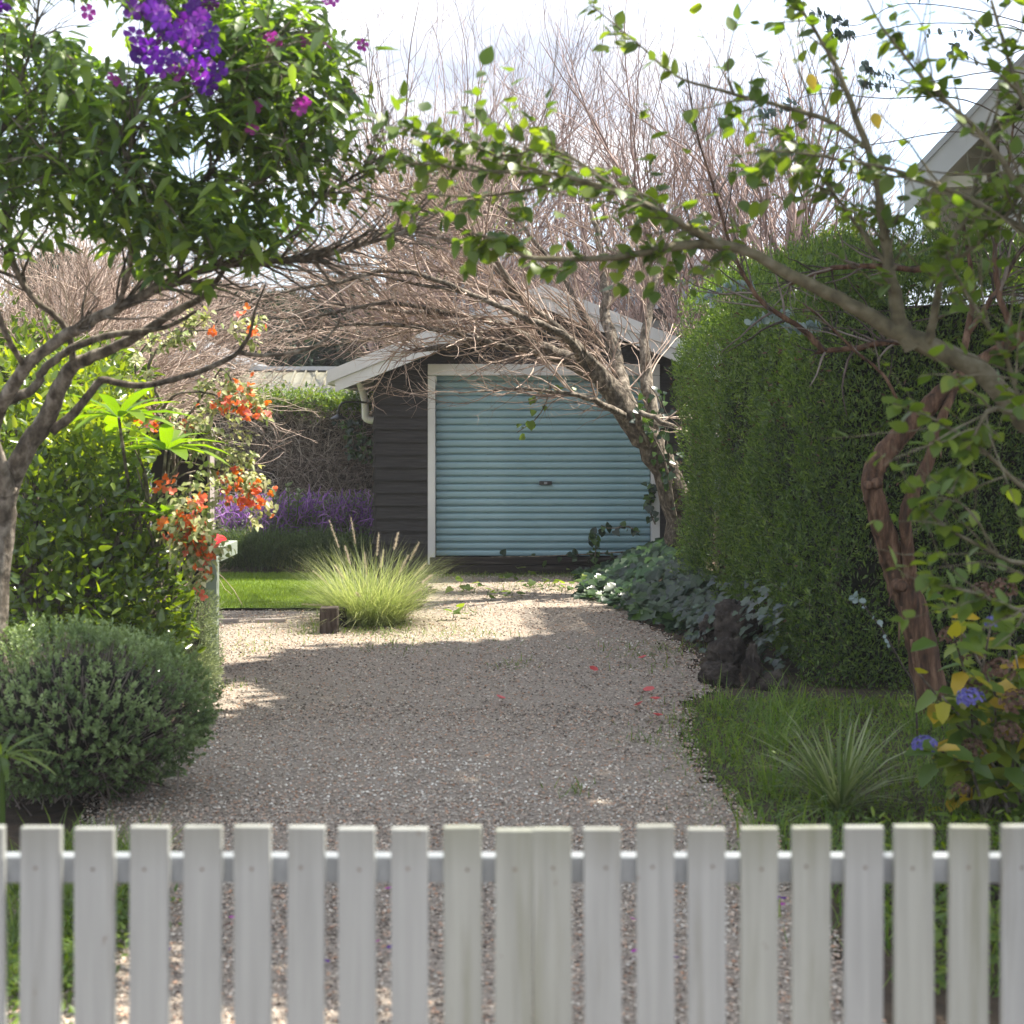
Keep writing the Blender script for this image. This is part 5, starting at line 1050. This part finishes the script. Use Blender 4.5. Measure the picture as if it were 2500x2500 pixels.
# ------------------------------------------------------------------ red-barked tree in front of the hedge
rt = thing('red_bark_tree', 'crooked smooth red brown trunk in front of the dark hedge', 'tree', (X_(2270, 8.3), 8.3, 0))
K1 = limbs([[(2290, 1775, 8.3, 41.6), (2262, 1640, 8.3, 37.6), (2230, 1500, 8.3, 36), (2190, 1400, 8.3, 32), (2165, 1320, 8.25, 28.8), (2140, 1240, 8.2, 25.6), (2128, 1180, 8.2, 24.8), (2150, 1120, 8.2, 24.8), (2210, 1050, 8.2, 24), (2290, 970, 8.2, 22.4), (2370, 900, 8.2, 19.2), (2480, 830, 8.2, 16), (2600, 740, 8.2, 11.2)]], 80, .05)
wood('trunk', K1, M['bark_red'], rt, 20, None, .045)
K2 = limbs([[(2225, 1440, 8.28, 19.2), (2216, 1340, 8.2, 16), (2210, 1260, 8.15, 15.2), (2230, 1200, 8.15, 16), (2270, 1120, 8.15, 14.4), (2300, 1020, 8.15, 12), (2335, 930, 8.2, 10.4), (2360, 820, 8.3, 8.8), (2375, 700, 8.4, 6.4), (2350, 540, 8.5, 4)]], 44, .0)
wood('stem', K2, M['bark_red'], rt, 12, None, .03)
K3 = limbs([
    [(2370, 900, 8.2, 9), (2280, 850, 8.2, 8), (2180, 835, 8.2, 8), (2090, 850, 8.2, 7), (2010, 858, 8.2, 6), (1990, 862, 8.2, 4)],
    [(2010, 856, 8.2, 8), (1960, 805, 8.2, 7), (1870, 745, 8.2, 6), (1820, 680, 8.2, 5), (1780, 590, 8.2, 4), (1740, 450, 8.2, 3.2), (1700, 320, 8.2, 2.4), (1674, 150, 8.2, 1.4)],
    [(2350, 540, 8.5, 5), (2280, 650, 8.3, 7), (2140, 650, 8.2, 7), (2030, 655, 8.2, 6), (1940, 690, 8.2, 4), (1930, 700, 8.2, 3)],
    [(2200, 1000, 8.1, 4), (2160, 920, 8.1, 4), (2080, 850, 8.1, 3.5), (2020, 790, 8.1, 3), (1960, 740, 8.1, 2)],
    [(2360, 820, 8.3, 7), (2440, 700, 8.3, 6), (2500, 600, 8.3, 5), (2600, 480, 8.3, 3)],
    [(2480, 830, 8.2, 9), (2440, 720, 8.2, 8), (2430, 600, 8.2, 6), (2460, 420, 8.2, 4), (2480, 250, 8.2, 2)],
], 30, .12)
wood('branch', K3, M['bark_red'], rt, 8, 'stuff'); wood('twig', spawn(K3, 150, (.12, .5), (.3, 1.1), (0, 0, 1), .1, .5, 6, .2, .16), M['twig_dead'], rt, 4, 'stuff')
for a, b, r_ in ((2140, 1180, .03), (2195, 1430, .04), (2120, 1185, .025)): V, fc = lump_mesh(P(a, b, 8.12), (r_, r_, r_), 3, .3, 3, int(a)); mk('knot', V, fc, M['bark_red'], rt, True)
# strips of peeling bark
for px, py, ln in ((2200, 1480, .25), (2225, 1560, .22), (2250, 1620, .2), (2240, 1180, .18), (2300, 1060, .15), (2180, 1420, .15)):
    V, fc, vv = scatter(BLADE, np.array([P(px, py, 8.05)]), np.array([[U(-.3, .1), -.25, -1]]), np.array([[0, -1, 0.]]), np.array([ln]), np.array([.016]), np.array([.15])); mk('peeling_bark', V, fc, M['bark_red'], rt, True, vv)

# ------------------------------------------------------------------ silver-leaved eucalyptus sprays
eu = thing('eucalyptus', 'eucalyptus with round silvery leaves strung along thin drooping stems', 'tree', (3.6, 8.9, 0))
ET = limbs([[(2760, 1760, 8.9, 26), (2740, 1100, 8.9, 22), (2700, 500, 8.9, 16), (2640, 100, 8.9, 9), (2600, -200, 8.9, 4)]], 20, .1); wood('trunk', ET, M['bark_grey'], eu, 10)
EL = limbs([
    [(2670, 300, 8.9, 2.25), (2500, 180, 8.9, 1.8), (2320, 190, 8.9, 1.35), (2240, 205, 8.9, 0.99), (2130, 175, 8.9, 0.72), (2110, 165, 8.9, 0.45)],
    [(2670, 300, 8.9, 2.25), (2500, 230, 8.9, 1.8), (2320, 215, 8.9, 1.35), (2240, 218, 8.9, 0.99), (2130, 208, 8.9, 0.72), (2100, 205, 8.9, 0.45)],
    [(2640, 100, 8.9, 1.8), (2400, 30, 8.9, 1.35), (2200, 10, 8.9, 1.17), (2100, 60, 8.9, 0.99), (2040, 50, 8.9, 0.72), (1985, 30, 8.9, 0.45)],
    [(2640, 100, 8.9, 1.8), (2400, 60, 8.9, 1.35), (2220, 60, 8.9, 1.17), (2120, 85, 8.9, 0.99), (2060, 90, 8.9, 0.72), (2020, 75, 8.9, 0.45)],
    [(2700, 500, 8.9, 2.25), (2400, 260, 8.9, 1.8), (2150, 240, 8.9, 1.35), (1990, 230, 8.9, 0.99), (1900, 270, 8.9, 0.72), (1850, 285, 8.9, 0.45)],
    [(2700, 500, 8.9, 2.25), (2400, 330, 8.9, 1.8), (2150, 350, 8.9, 1.35), (2000, 370, 8.9, 0.99), (1920, 372, 8.9, 0.72), (1860, 375, 8.9, 0.45)],
    [(2710, 700, 8.9, 2.7), (2400, 640, 8.9, 2.02), (2150, 660, 8.9, 1.57), (1900, 690, 8.9, 1.17), (1790, 700, 8.9, 0.9), (1700, 735, 8.9, 0.45)],
    [(2710, 700, 8.9, 2.7), (2450, 720, 8.8, 2.02), (2150, 760, 8.7, 1.57), (1980, 760, 8.6, 1.17), (1900, 770, 8.6, 0.9), (1830, 792, 8.6, 0.45)],
    [(2710, 700, 8.9, 2.7), (2450, 740, 8.8, 2.02), (2150, 800, 8.6, 1.57), (2040, 800, 8.5, 1.17), (1970, 800, 8.5, 0.9), (1910, 800, 8.5, 0.45)],
    [(2640, 100, 8.9, 1.8), (2500, 120, 8.9, 1.35), (2420, 160, 8.9, 1.08), (2350, 130, 8.9, 0.9), (2330, 110, 8.9, 0.63), (2320, 140, 8.9, 0.45)],
    [(2670, 300, 8.9, 1.8), (2560, 130, 8.9, 1.35), (2460, 60, 8.9, 1.08), (2380, 90, 8.9, 0.9), (2350, 75, 8.9, 0.63), (2260, 85, 8.9, 0.45)],
], 40, .15)
wood('branch', EL, M['twig_dead'], eu, 5, 'stuff')
pos, fw = [], []
for i in range(len(EL[0])):
    m = 20 if i < 9 else 9
    for u in np.linspace(.70 if i < 9 else .5, .99, m):
        t_ = u * 38.9; k = int(t_); q = EL[0][i, k] + (EL[0][i, k + 1] - EL[0][i, k]) * (t_ - k); T = nrm(EL[0][i, k + 1] - EL[0][i, k]); s = nrm(np.cross(T, rdir(1)[0] * .4 + UPZ))
        for sgn in (-1, 1): pos.append(q); fw.append(nrm(s * sgn * .6 + np.array([0, -.2, sgn * .7]) + T * .25 + rng.normal(size=3) * .35))
pos, fw = np.array(pos), np.array(fw); n = len(pos); L = U(.03, .052, n)
leaf_set(eu, M['euc_leaf'], [DISC, T_disc(8, .2)], pos, fw, rdir(n) * .5 + [.8, -.5, .2], L, L * .9, 300)
# a lone juvenile stem low by the trunk
t = thing('eucalyptus_seedling', 'thin arching stem with a few round blue grey leaves before the dark hedge', 'plant', (X_(2235, 7.6), 7.6, 0))
A = limb([(2240, 1810, 7.6, 3), (2232, 1680, 7.6, 2.6), (2200, 1620, 7.6, 2.4), (2155, 1540, 7.6, 2), (2110, 1480, 7.6, 1.5), (2085, 1455, 7.6, 1)], 24); A = (A[None, :, :3], A[None, :, 3]); wood('stem', A, M['twig_dead'], t, 6)
pos, T = along(A, 16, .5); leaf_set(t, M['euc_leaf'], [DISC], pos, leaf_dirs(T, 1.), [.3, -1, .3] + rdir(16) * .4, U(.02, .042, 16), U(.02, .04, 16), 16)

# ------------------------------------------------------------------ leafy foreground tree, branches arching over the driveway
lt = thing('leafy_tree', 'tree with mossy arching branches and bright green leaves over the driveway', 'tree', (1.95, 4.75, 0))
TK = limbs([[(2740, 2320, 4.75, 62), (2730, 1800, 4.75, 54), (2680, 1350, 4.75, 48), (2580, 1110, 4.75, 36), (2480, 1000, 4.7, 28), (2390, 905, 4.7, 26), (2270, 845, 4.7, 25), (2180, 805, 4.7, 22), (2060, 735, 4.7, 17), (1930, 672, 4.7, 14.5), (1830, 616, 4.7, 12.5), (1740, 596, 4.7, 14), (1640, 602, 4.65, 11), (1500, 628, 4.6, 8), (1300, 630, 4.6, 6), (1235, 592, 4.6, 4.5), (1150, 570, 4.6, 3)]], 90, .06)
wood('trunk', TK, M['bark_moss'], lt, 14, None, .03)
B = limbs([
    [(1760, 600, 4.7, 10), (1690, 560, 4.65, 8), (1600, 510, 4.6, 7), (1490, 465, 4.6, 6.5), (1350, 425, 4.6, 6), (1180, 418, 4.6, 5), (1080, 405, 4.6, 3), (1000, 400, 4.6, 2)],
    [(1750, 600, 4.7, 9), (1650, 545, 4.75, 7.5), (1560, 490, 4.8, 6.5), (1480, 455, 4.8, 5.5), (1370, 450, 4.8, 4.5), (1250, 470, 4.8, 3.5), (1130, 480, 4.8, 2.5), (1000, 470, 4.8, 1.8)],
    [(2230, 850, 4.7, 24), (2200, 790, 4.7, 20), (2172, 660, 4.7, 15), (2156, 550, 4.7, 12), (2134, 418, 4.7, 10), (2090, 286, 4.7, 8), (2037, 154, 4.7, 6), (1958, 22, 4.7, 4), (1900, -100, 4.7, 2.5)],
    [(2110, 360, 4.7, 7), (2030, 300, 4.7, 6.5), (1950, 270, 4.7, 6), (1850, 245, 4.7, 5), (1740, 215, 4.7, 4), (1650, 185, 4.7, 3), (1550, 100, 4.7, 2.4), (1440, 10, 4.7, 1.6)],
    [(2260, 855, 4.7, 14), (2278, 790, 4.65, 11), (2300, 660, 4.6, 9), (2354, 528, 4.6, 7), (2372, 484, 4.6, 6), (2400, 380, 4.6, 4.5), (2440, 250, 4.6, 3), (2480, 100, 4.6, 2)],
    [(2600, 640, 4.4, 12), (2500, 475, 4.4, 9), (2398, 330, 4.4, 7), (2288, 229, 4.4, 5.5), (2222, 154, 4.4, 4), (2150, 60, 4.4, 3), (2100, -40, 4.4, 2)],
    [(2600, 640, 4.4, 12), (2500, 560, 4.5, 9), (2350, 480, 4.5, 7), (2200, 420, 4.5, 5.5), (2050, 390, 4.5, 4), (1920, 370, 4.5, 2.6), (1860, 375, 4.5, 1.6)],
    [(2640, 1250, 4.4, 10), (2500, 1190, 4.4, 6), (2400, 1100, 4.4, 5), (2300, 1035, 4.4, 4), (2240, 1005, 4.4, 3), (2180, 985, 4.4, 2)],
    [(2680, 1350, 4.5, 10), (2500, 1375, 4.4, 6), (2400, 1335, 4.4, 5), (2330, 1300, 4.4, 4), (2280, 1260, 4.4, 3), (2245, 1235, 4.4, 2)],
    [(2580, 1110, 4.6, 10), (2500, 1000, 4.4, 7), (2460, 880, 4.4, 6), (2400, 780, 4.4, 5), (2350, 700, 4.4, 4), (2300, 600, 4.4, 2.5)],
    [(2580, 1110, 4.6, 12), (2640, 900, 4.5, 12), (2620, 640, 4.4, 12), (2560, 400, 4.4, 9), (2480, 200, 4.4, 6), (2420, 0, 4.4, 4)],
    [(2172, 660, 4.7, 7), (2100, 560, 4.7, 5.5), (2040, 480, 4.7, 4.5), (1990, 410, 4.7, 3.5), (1930, 340, 4.7, 2.6), (1850, 320, 4.7, 1.8)],
    [(2680, 1350, 4.5, 9), (2520, 1480, 4.3, 6), (2440, 1470, 4.3, 4), (2350, 1440, 4.3, 3), (2270, 1425, 4.3, 2)],
    [(2300, 660, 4.6, 6), (2380, 600, 4.5, 5), (2460, 520, 4.5, 4), (2520, 420, 4.5, 3)],
    [(2480, 1010, 4.6, 8), (2420, 1000, 4.4, 6), (2380, 1060, 4.35, 4), (2350, 1120, 4.35, 3), (2330, 1180, 4.35, 2)],
    [(1500, 455, 4.6, 5), (1420, 400, 4.6, 4), (1330, 360, 4.6, 3), (1240, 380, 4.6, 2.2), (1150, 340, 4.6, 1.5)],
    [(1350, 425, 4.6, 4), (1260, 400, 4.6, 3), (1160, 360, 4.6, 2.4), (1060, 330, 4.6, 2), (980, 300, 4.6, 1.4)],
], 36, .12)
wood('branch', B, M['bark_moss'], lt, 8, 'stuff')
tw = spawn(B, 330, (.10, .46), (.4, 1.1), (-.3, 0, .1), .25, .5, 7, .12, .15, 0, .0014, .004); tw2 = spawn(TK, 42, (.08, .3), (.6, 1.2), (-.3, 0, -.1), .25, .12, 7, .62, .15, 0, .0014, .003)
tw = join(tw, tw2); wood('twig', tw, M['bark_moss'], lt, 5, 'stuff')
p1, T1 = along(tw, 1500, .1); p2, T2 = along(B, 330, .4); p3, T3 = along((TK[0][:, 60:], TK[1][:, 60:]), 40, .05); pos, T = np.concatenate([p1, p2, p3]), np.concatenate([T1, T2, T3]); n = len(pos)
L = U(.034, .068, n)
SER = (np.array([(0, 0, 0), (.10, -.28, .05), (.28, -.48, .09), (.5, -.47, .09), (.74, -.3, .06), (1, 0, -.03), (.74, .3, .06), (.5, .47, .09), (.28, .48, .09), (.1, .28, .05), (.28, 0, 0), (.6, 0, 0)]),
       [np.array([(0, 10, 1), (1, 10, 2), (0, 9, 10), (9, 8, 10), (4, 11, 5), (5, 11, 6), (3, 11, 4), (6, 11, 7), (2, 10, 3), (8, 7, 10)]), np.array([(10, 11, 3), (10, 7, 11)])])
SER = (SER[0], [np.concatenate([SER[1][0], SER[1][1]])])
vv = U(0, 1, n)
leaf_set(lt, M['green_leaf'], [SER, bent(SER, .2), bent(SER, -.1)], pos, leaf_dirs(T, .9, .35), UPZ + rdir(n) * .55 + [0, -.25, 0], L, L * .74, 300, v=vv)
for px, py in ((2133, 275), (1975, 180), (2335, 1080)):
    V, fc, v1 = scatter(SER, np.array([P(px, py, 4.5)]), np.array([[.3, 0, -1.]]), np.array([[0, -1, .3]]), np.array([.055]), np.array([.036]), 0, np.array([.6])); o = mk('yellow_leaf', V, fc, M['yellow_leaf'], lt, True, v1); o["label"] = 'single leaf turned yellow'
# the crown goes on above the picture
cr_ = []
for c, r_, m in (((1.9, 4.9, 3.6), (1.0, 1.1, .55), 1000), ((2.6, 4.2, 3.6), (1.2, 1.1, .8), 900), ((2.4, 5.6, 3.7), (1.0, .8, .8), 800)):
    p, d, _ = blob(c, r_, m, .2, lump=.3, seed=int(m)); cr_.append(p)
p = np.concatenate(cr_); px_ok = ~in_frame(p, 60); p = p[px_ok]; n = len(p); foliage('upper_crown', lt, M['green_leaf'], LEAF8, p, rdir(n), UPZ + rdir(n) * .6, U(.04, .07, n), U(.03, .05, n))
U1 = limbs([[(2620, 640, 4.4, 12), (2560, 200, 4.4, 9), (2400, -300, 4.5, 6), (2200, -700, 4.6, 3)], [(2700, 1000, 4.5, 16), (2900, 300, 4.5, 12), (3000, -300, 4.5, 7), (3000, -700, 4.5, 3)], [(1900, -100, 4.7, 4), (1800, -300, 4.8, 3), (1600, -450, 4.9, 2.5), (1500, -600, 5, 2)]], 20, .1); wood('upper_limb', U1, M['bark_moss'], lt, 8, 'stuff')

# ------------------------------------------------------------------ purple-flowered tree on the left
ft = thing('flowering_tree', 'leafy tree with purple flowers spreading over the driveway opposite the hedge', 'tree', (X_(-10, 6.4), 6.4, 0))
F0 = limbs([[(-20, 1930, 6.4, 30.8), (-15, 1600, 6.4, 29.4), (5, 1320, 6.4, 28), (20, 1200, 6.35, 26.6), (62, 1100, 6.3, 25.2), (112, 1025, 6.3, 23.1), (145, 948, 6.25, 19.6), (180, 893, 6.2, 16.8), (246, 862, 6.2, 14), (308, 834, 6.15, 11.9), (418, 768, 6.1, 9.8), (500, 720, 6.1, 7.7), (560, 640, 6.05, 5.6)]], 60, .06)
wood('trunk', F0, M['bark_grey'], ft, 14, None, .04)
FB = limbs([
    [(20, 1200, 6.3, 22.2), (-20, 1050, 6.1, 19.2), (60, 900, 5.9, 16.3), (110, 855, 5.9, 14.8), (190, 800, 5.85, 14.1), (290, 750, 5.8, 13.3), (420, 690, 5.8, 11.8), (500, 655, 5.8, 10.4), (640, 640, 5.8, 8.14), (780, 625, 5.8, 6.66), (930, 585, 5.8, 5.18), (1010, 555, 5.8, 3.7)],
    [(125, 1055, 6.3, 12.6), (185, 1005, 6.3, 11.1), (235, 940, 6.3, 9.62), (258, 928, 6.3, 8.88), (330, 942, 6.3, 8.14), (410, 930, 6.3, 7.4), (500, 902, 6.3, 6.66), (575, 865, 6.3, 5.92), (610, 815, 6.3, 4.44), (622, 760, 6.3, 2.96), (650, 690, 6.3, 1.48)],
    [(580, 862, 6.3, 5.18), (650, 868, 6.3, 4.81), (720, 860, 6.3, 4.44), (780, 840, 6.3, 3.7), (820, 800, 6.3, 2.96), (850, 760, 6.3, 2.22), (960, 730, 6.3, 1.48)],
    [(-20, 1080, 6.2, 17.8), (0, 990, 6.1, 14.8), (80, 950, 6.1, 11.8), (110, 900, 6.1, 10.4), (180, 850, 6.1, 9.62), (260, 820, 6.1, 8.88), (400, 800, 6.1, 5.92), (480, 760, 6.1, 3.7)],
    [(180, 893, 6.2, 8.88), (160, 800, 6.1, 8.14), (60, 700, 6, 7.4), (20, 560, 5.9, 5.92), (60, 420, 5.8, 4.44), (160, 300, 5.8, 2.96)],
    [(420, 690, 5.8, 6.66), (460, 600, 5.7, 5.92), (480, 480, 5.7, 5.18), (560, 340, 5.6, 4.44), (640, 200, 5.6, 2.96), (700, 60, 5.6, 2.22)],
    [(290, 750, 5.8, 6.66), (320, 620, 5.6, 5.92), (300, 480, 5.5, 5.18), (330, 300, 5.4, 4.44), (380, 120, 5.4, 3.7), (420, -100, 5.4, 2.22)],
    [(640, 640, 5.8, 5.18), (720, 560, 5.7, 4.44), (790, 480, 5.6, 4.44), (880, 420, 5.6, 3.7), (930, 380, 5.6, 2.22)],
    [(60, 900, 5.9, 7.4), (0, 780, 5.7, 7.4), (-60, 560, 5.6, 6.66), (0, 330, 5.5, 5.18), (80, 100, 5.4, 3.7), (100, -100, 5.4, 2.22)],
    [(480, 480, 5.7, 4.44), (560, 470, 5.6, 3.7), (660, 430, 5.5, 2.96), (760, 330, 5.5, 2.22), (850, 230, 5.5, 1.48)],
    [(300, 480, 5.5, 4.44), (200, 430, 5.4, 3.7), (120, 380, 5.3, 2.96), (40, 300, 5.3, 2.22)],
    [(330, 300, 5.4, 3.7), (450, 240, 5.3, 2.96), (560, 180, 5.3, 2.22), (700, 120, 5.3, 1.48)],
], 40, .12)
wood('branch', FB, M['bark_grey'], ft, 9, 'stuff', .03)
ft1 = spawn((FB[0][[0, 4, 5, 6, 7, 8, 9, 10, 11]], FB[1][[0, 4, 5, 6, 7, 8, 9, 10, 11]]), 420, (.18, .55), (.3, 1.1), (.1, -.1, .35), .3, .5, 7, .35, .14, 0, .002, .006); wood('twig', ft1, M['bark_grey'], ft, 4, 'stuff')
# leaves fill an irregular crown; the outline is kept open at its lower edge
def crown_ok(p):
    z = p[:, 1]; px = 1250 + F * p[:, 0] / z; py = HZ + F * (EYE - p[:, 2]) / z
    low = np.interp(px, [-400, 0, 120, 260, 420, 560, 680, 760, 850, 930], [600, 600, 560, 660, 690, 700, 640, 520, 380, 160]) + 110 * vnoise(np.c_[px / 100, py / 100, z * 0], 1.4, 12)
    hole = vnoise(np.c_[px / 60, py / 60, z * 1.3], 1.5, 14) < -.24
    return (py < low) & ~hole
cs = []
for px, py, Z, r_, m in ((150, 250, 5.6, .55, 1300), (420, 350, 5.5, .50, 1200), (330, 80, 5.5, .6, 1300), (580, 430, 5.6, .40, 900), (640, 200, 5.6, .38, 800), (50, 450, 5.7, .4, 450), (450, 570, 5.7, .30, 520), (700, 300, 5.7, .26, 260), (250, 500, 5.6, .34, 420), (600, 30, 5.6, .45, 900), (-100, 100, 5.7, .7, 1100), (740, 130, 5.7, .2, 110), (560, 610, 5.75, .22, 260)):
    p, d, _ = blob(P(px, py, Z), (r_, .45, r_), m, .15, lump=.3, seed=px + 999); cs.append(p)
p = np.concatenate(cs); p = p[crown_ok(p)]; p = p[U(0, 1, len(p)) < .9]; p4, T4 = along(ft1, 900, .2); k = crown_ok(p4); pos = np.concatenate([p, p4[k]]); n = len(pos)
f = nrm(rng.normal(size=(n, 3)) * [1, .8, .5] + [.15, -.1, -.55]); L = U(.06, .11, n)
zt = Z_(0, pos[:, 1]); vv = np.clip(U(0, .75, n) + .45 * (U(0, 1, n) > .8), 0, 1)
leaf_set(ft, M['tib_leaf'], [T_leaf(.12, .22), T_leaf(.16, .1, .36), T_leaf(.1, .35)], pos, f, UPZ + rdir(n) * .5 + [0, -.3, 0], L, L * .36, 300, v=vv)
# twigs carrying every leaf cluster
m = 900; idx = rng.choice(n, m); e = pos[idx]; src, _ = along(ft1, m, .2); near = np.argsort(np.linalg.norm(src[None, ::3] - e[:, None], axis=2), 1)[:, 0] * 3
s = src[np.minimum(near, m - 1)]; wood('twig_end', (np.stack([s, s * .5 + e * .5 + rng.normal(size=(m, 3)) * .02, e], 1), np.tile([.003, .002, .0014], (m, 1))), M['bark_grey'], ft, 3, 'stuff')
# flowers, five broad petals
FL = MB()
for q in range(5):
    a = q * 1.2566; ca, sa = math.cos(a), math.sin(a)
    def rr(x, y, z): return (x * ca - y * sa, x * sa + y * ca, z)
    FL.add([rr(.04, 0, 0), rr(.22, -.16, .05), rr(.45, -.2, .04), rr(.52, 0, -.02), rr(.45, .2, .04), rr(.22, .16, .05)], [[(0, 1, 2), (0, 2, 3), (0, 3, 4), (0, 4, 5)]])
FLT = (np.concatenate(FL.V), [np.concatenate(FL.F)])
c = []
for px, py, Z, m, sp in ((500, 180, 5.05, 5, 28), (490, 120, 5.1, 7, 45), (440, 100, 5.1, 6, 45), (400, 40, 5.1, 8, 50), (460, 60, 5.1, 9, 50), (340, 140, 5.15, 2, 10), (350, 90, 5.15, 3, 20), (420, 10, 5.1, 6, 40), (10, 10, 5.2, 2, 12), (330, 20, 5.2, 3, 25), (480, 10, 5.2, 4, 30), (435, 165, 5.1, 4, 24)):
    for _ in range(m): c.append(P(px + rng.normal() * sp * .7, py + rng.normal() * sp * .7, Z + U(-.12, .12)))
c = np.array(c); n = len(c); leaf_set(ft, M['purple'], [FLT, bent(FLT, .3)], c, rdir(n) + [0, 0, .2], nrm(rdir(n) * .8 + [.1, -1, .1]), U(.05, .085, n), U(.05, .085, n), 300, 'flower', 'flower_cluster')
c = np.array([P(a, b, z) for a, b, z in ((885, 110, 5.6), (740, 250, 5.3), (730, 265, 5.3), (630, 258, 5.35), (660, 90, 5.4), (670, 110, 5.4), (800, 110, 5.6), (750, 100, 5.5), (800, 5, 5.6), (815, 0, 5.6), (280, 195, 5.2), (215, 30, 5.2), (685, 352, 5.5), (435, 190, 5.15), (615, 312, 5.3))]); n = len(c)
leaf_set(ft, M['magenta'], [FLT], c, rdir(n), nrm(rdir(n) * .6 + [0, -1, .1]), U(.04, .07, n), U(.04, .07, n), 40, 'flower', 'flower_cluster')
# light leaves around the tip of the long limb
p, T = along((FB[0][[7, 9]], FB[1][[7, 9]]), 200, .3); p += rng.normal(size=p.shape) * .07; n = len(p); foliage('outer_leaves', ft, M['green_leaf'], LEAF8, p, leaf_dirs(T, .9, .3), UPZ + rdir(n) * .6, U(.04, .075, n), U(.02, .03, n))

# ------------------------------------------------------------------ unseen trees added outside the picture to shade the gate and near driveway
def unseen_shade_tree(label, x, y, h, r, low, seed, n=5200, L=.26, off=0.):
    t = thing('unseen_shade_tree', label, 'tree', (x, y, 0), 'unseen evergreens added to shade the driveway')
    tr = spline([[x, y, -.05, .2], [x + .1, y, h * .35, .16], [x, y + .1, h * .75, .08]], 12); T0 = (tr[None, :, :3], tr[None, :, 3])
    l1 = spawn(T0, 12, (r * .7, r * 1.1), (.5, 1.2), (0, 0, 1), .3, .5, 8, .4, .1); k = ~in_frame(l1[0].reshape(-1, 3), 60).reshape(l1[1].shape).any(1); l1 = (l1[0][k], l1[1][k])
    wood('trunk', T0, M['bark_grey'], t, 10); wood('limb', l1, M['bark_grey'], t, 6, 'stuff')
    p, d, _ = blob((x + off, y, (h + low) / 2), (r, r, (h - low) / 2), n, .35, lump=.3, seed=seed); k = ~in_frame(p, 120) | (p[:, 1] < .3); p, d = p[k], d[k]; m = len(p)
    foliage('crown', t, M['hedge_leaf'], LEAF8, p, nrm(d + rdir(m)), UPZ + rdir(m) * .6, U(L * .6, L * 1.2, m), U(L * .3, L * .55, m))
unseen_shade_tree('unseen tall evergreen added to shade the driveway from the hydrangea side', 3.4, 7.5, 7.3, 2.5, 3.7, 61, 9000, .32)
unseen_shade_tree('unseen tall evergreen added behind the clipped hedge to shade the driveway', 4.7, 10.8, 7.4, 1.5, 4.9, 65, 6000, off=-1.3)

# ------------------------------------------------------------------ thin haze added to lift the dark tones
hzb = MB().box((-149, -59, -1), (149, 239, 11.2)).build('haze', None); hzb.data.materials.clear()
mh = bpy.data.materials.new('haze'); mh.use_nodes = True; nt_ = mh.node_tree; nt_.nodes.clear()
oh = nt_.nodes.new('ShaderNodeOutputMaterial'); vh = nt_.nodes.new('ShaderNodeVolumePrincipled'); vh.inputs['Density'].default_value = .0013; vh.inputs['Color'].default_value = (.93, .93, .92, 1)
nt_.links.new(vh.outputs[0], oh.inputs['Volume']); hzb.data.materials.append(mh); hzb["kind"] = "stuff"; tag(hzb, 'thin pale haze volume added to lift the dark tones', 'haze')
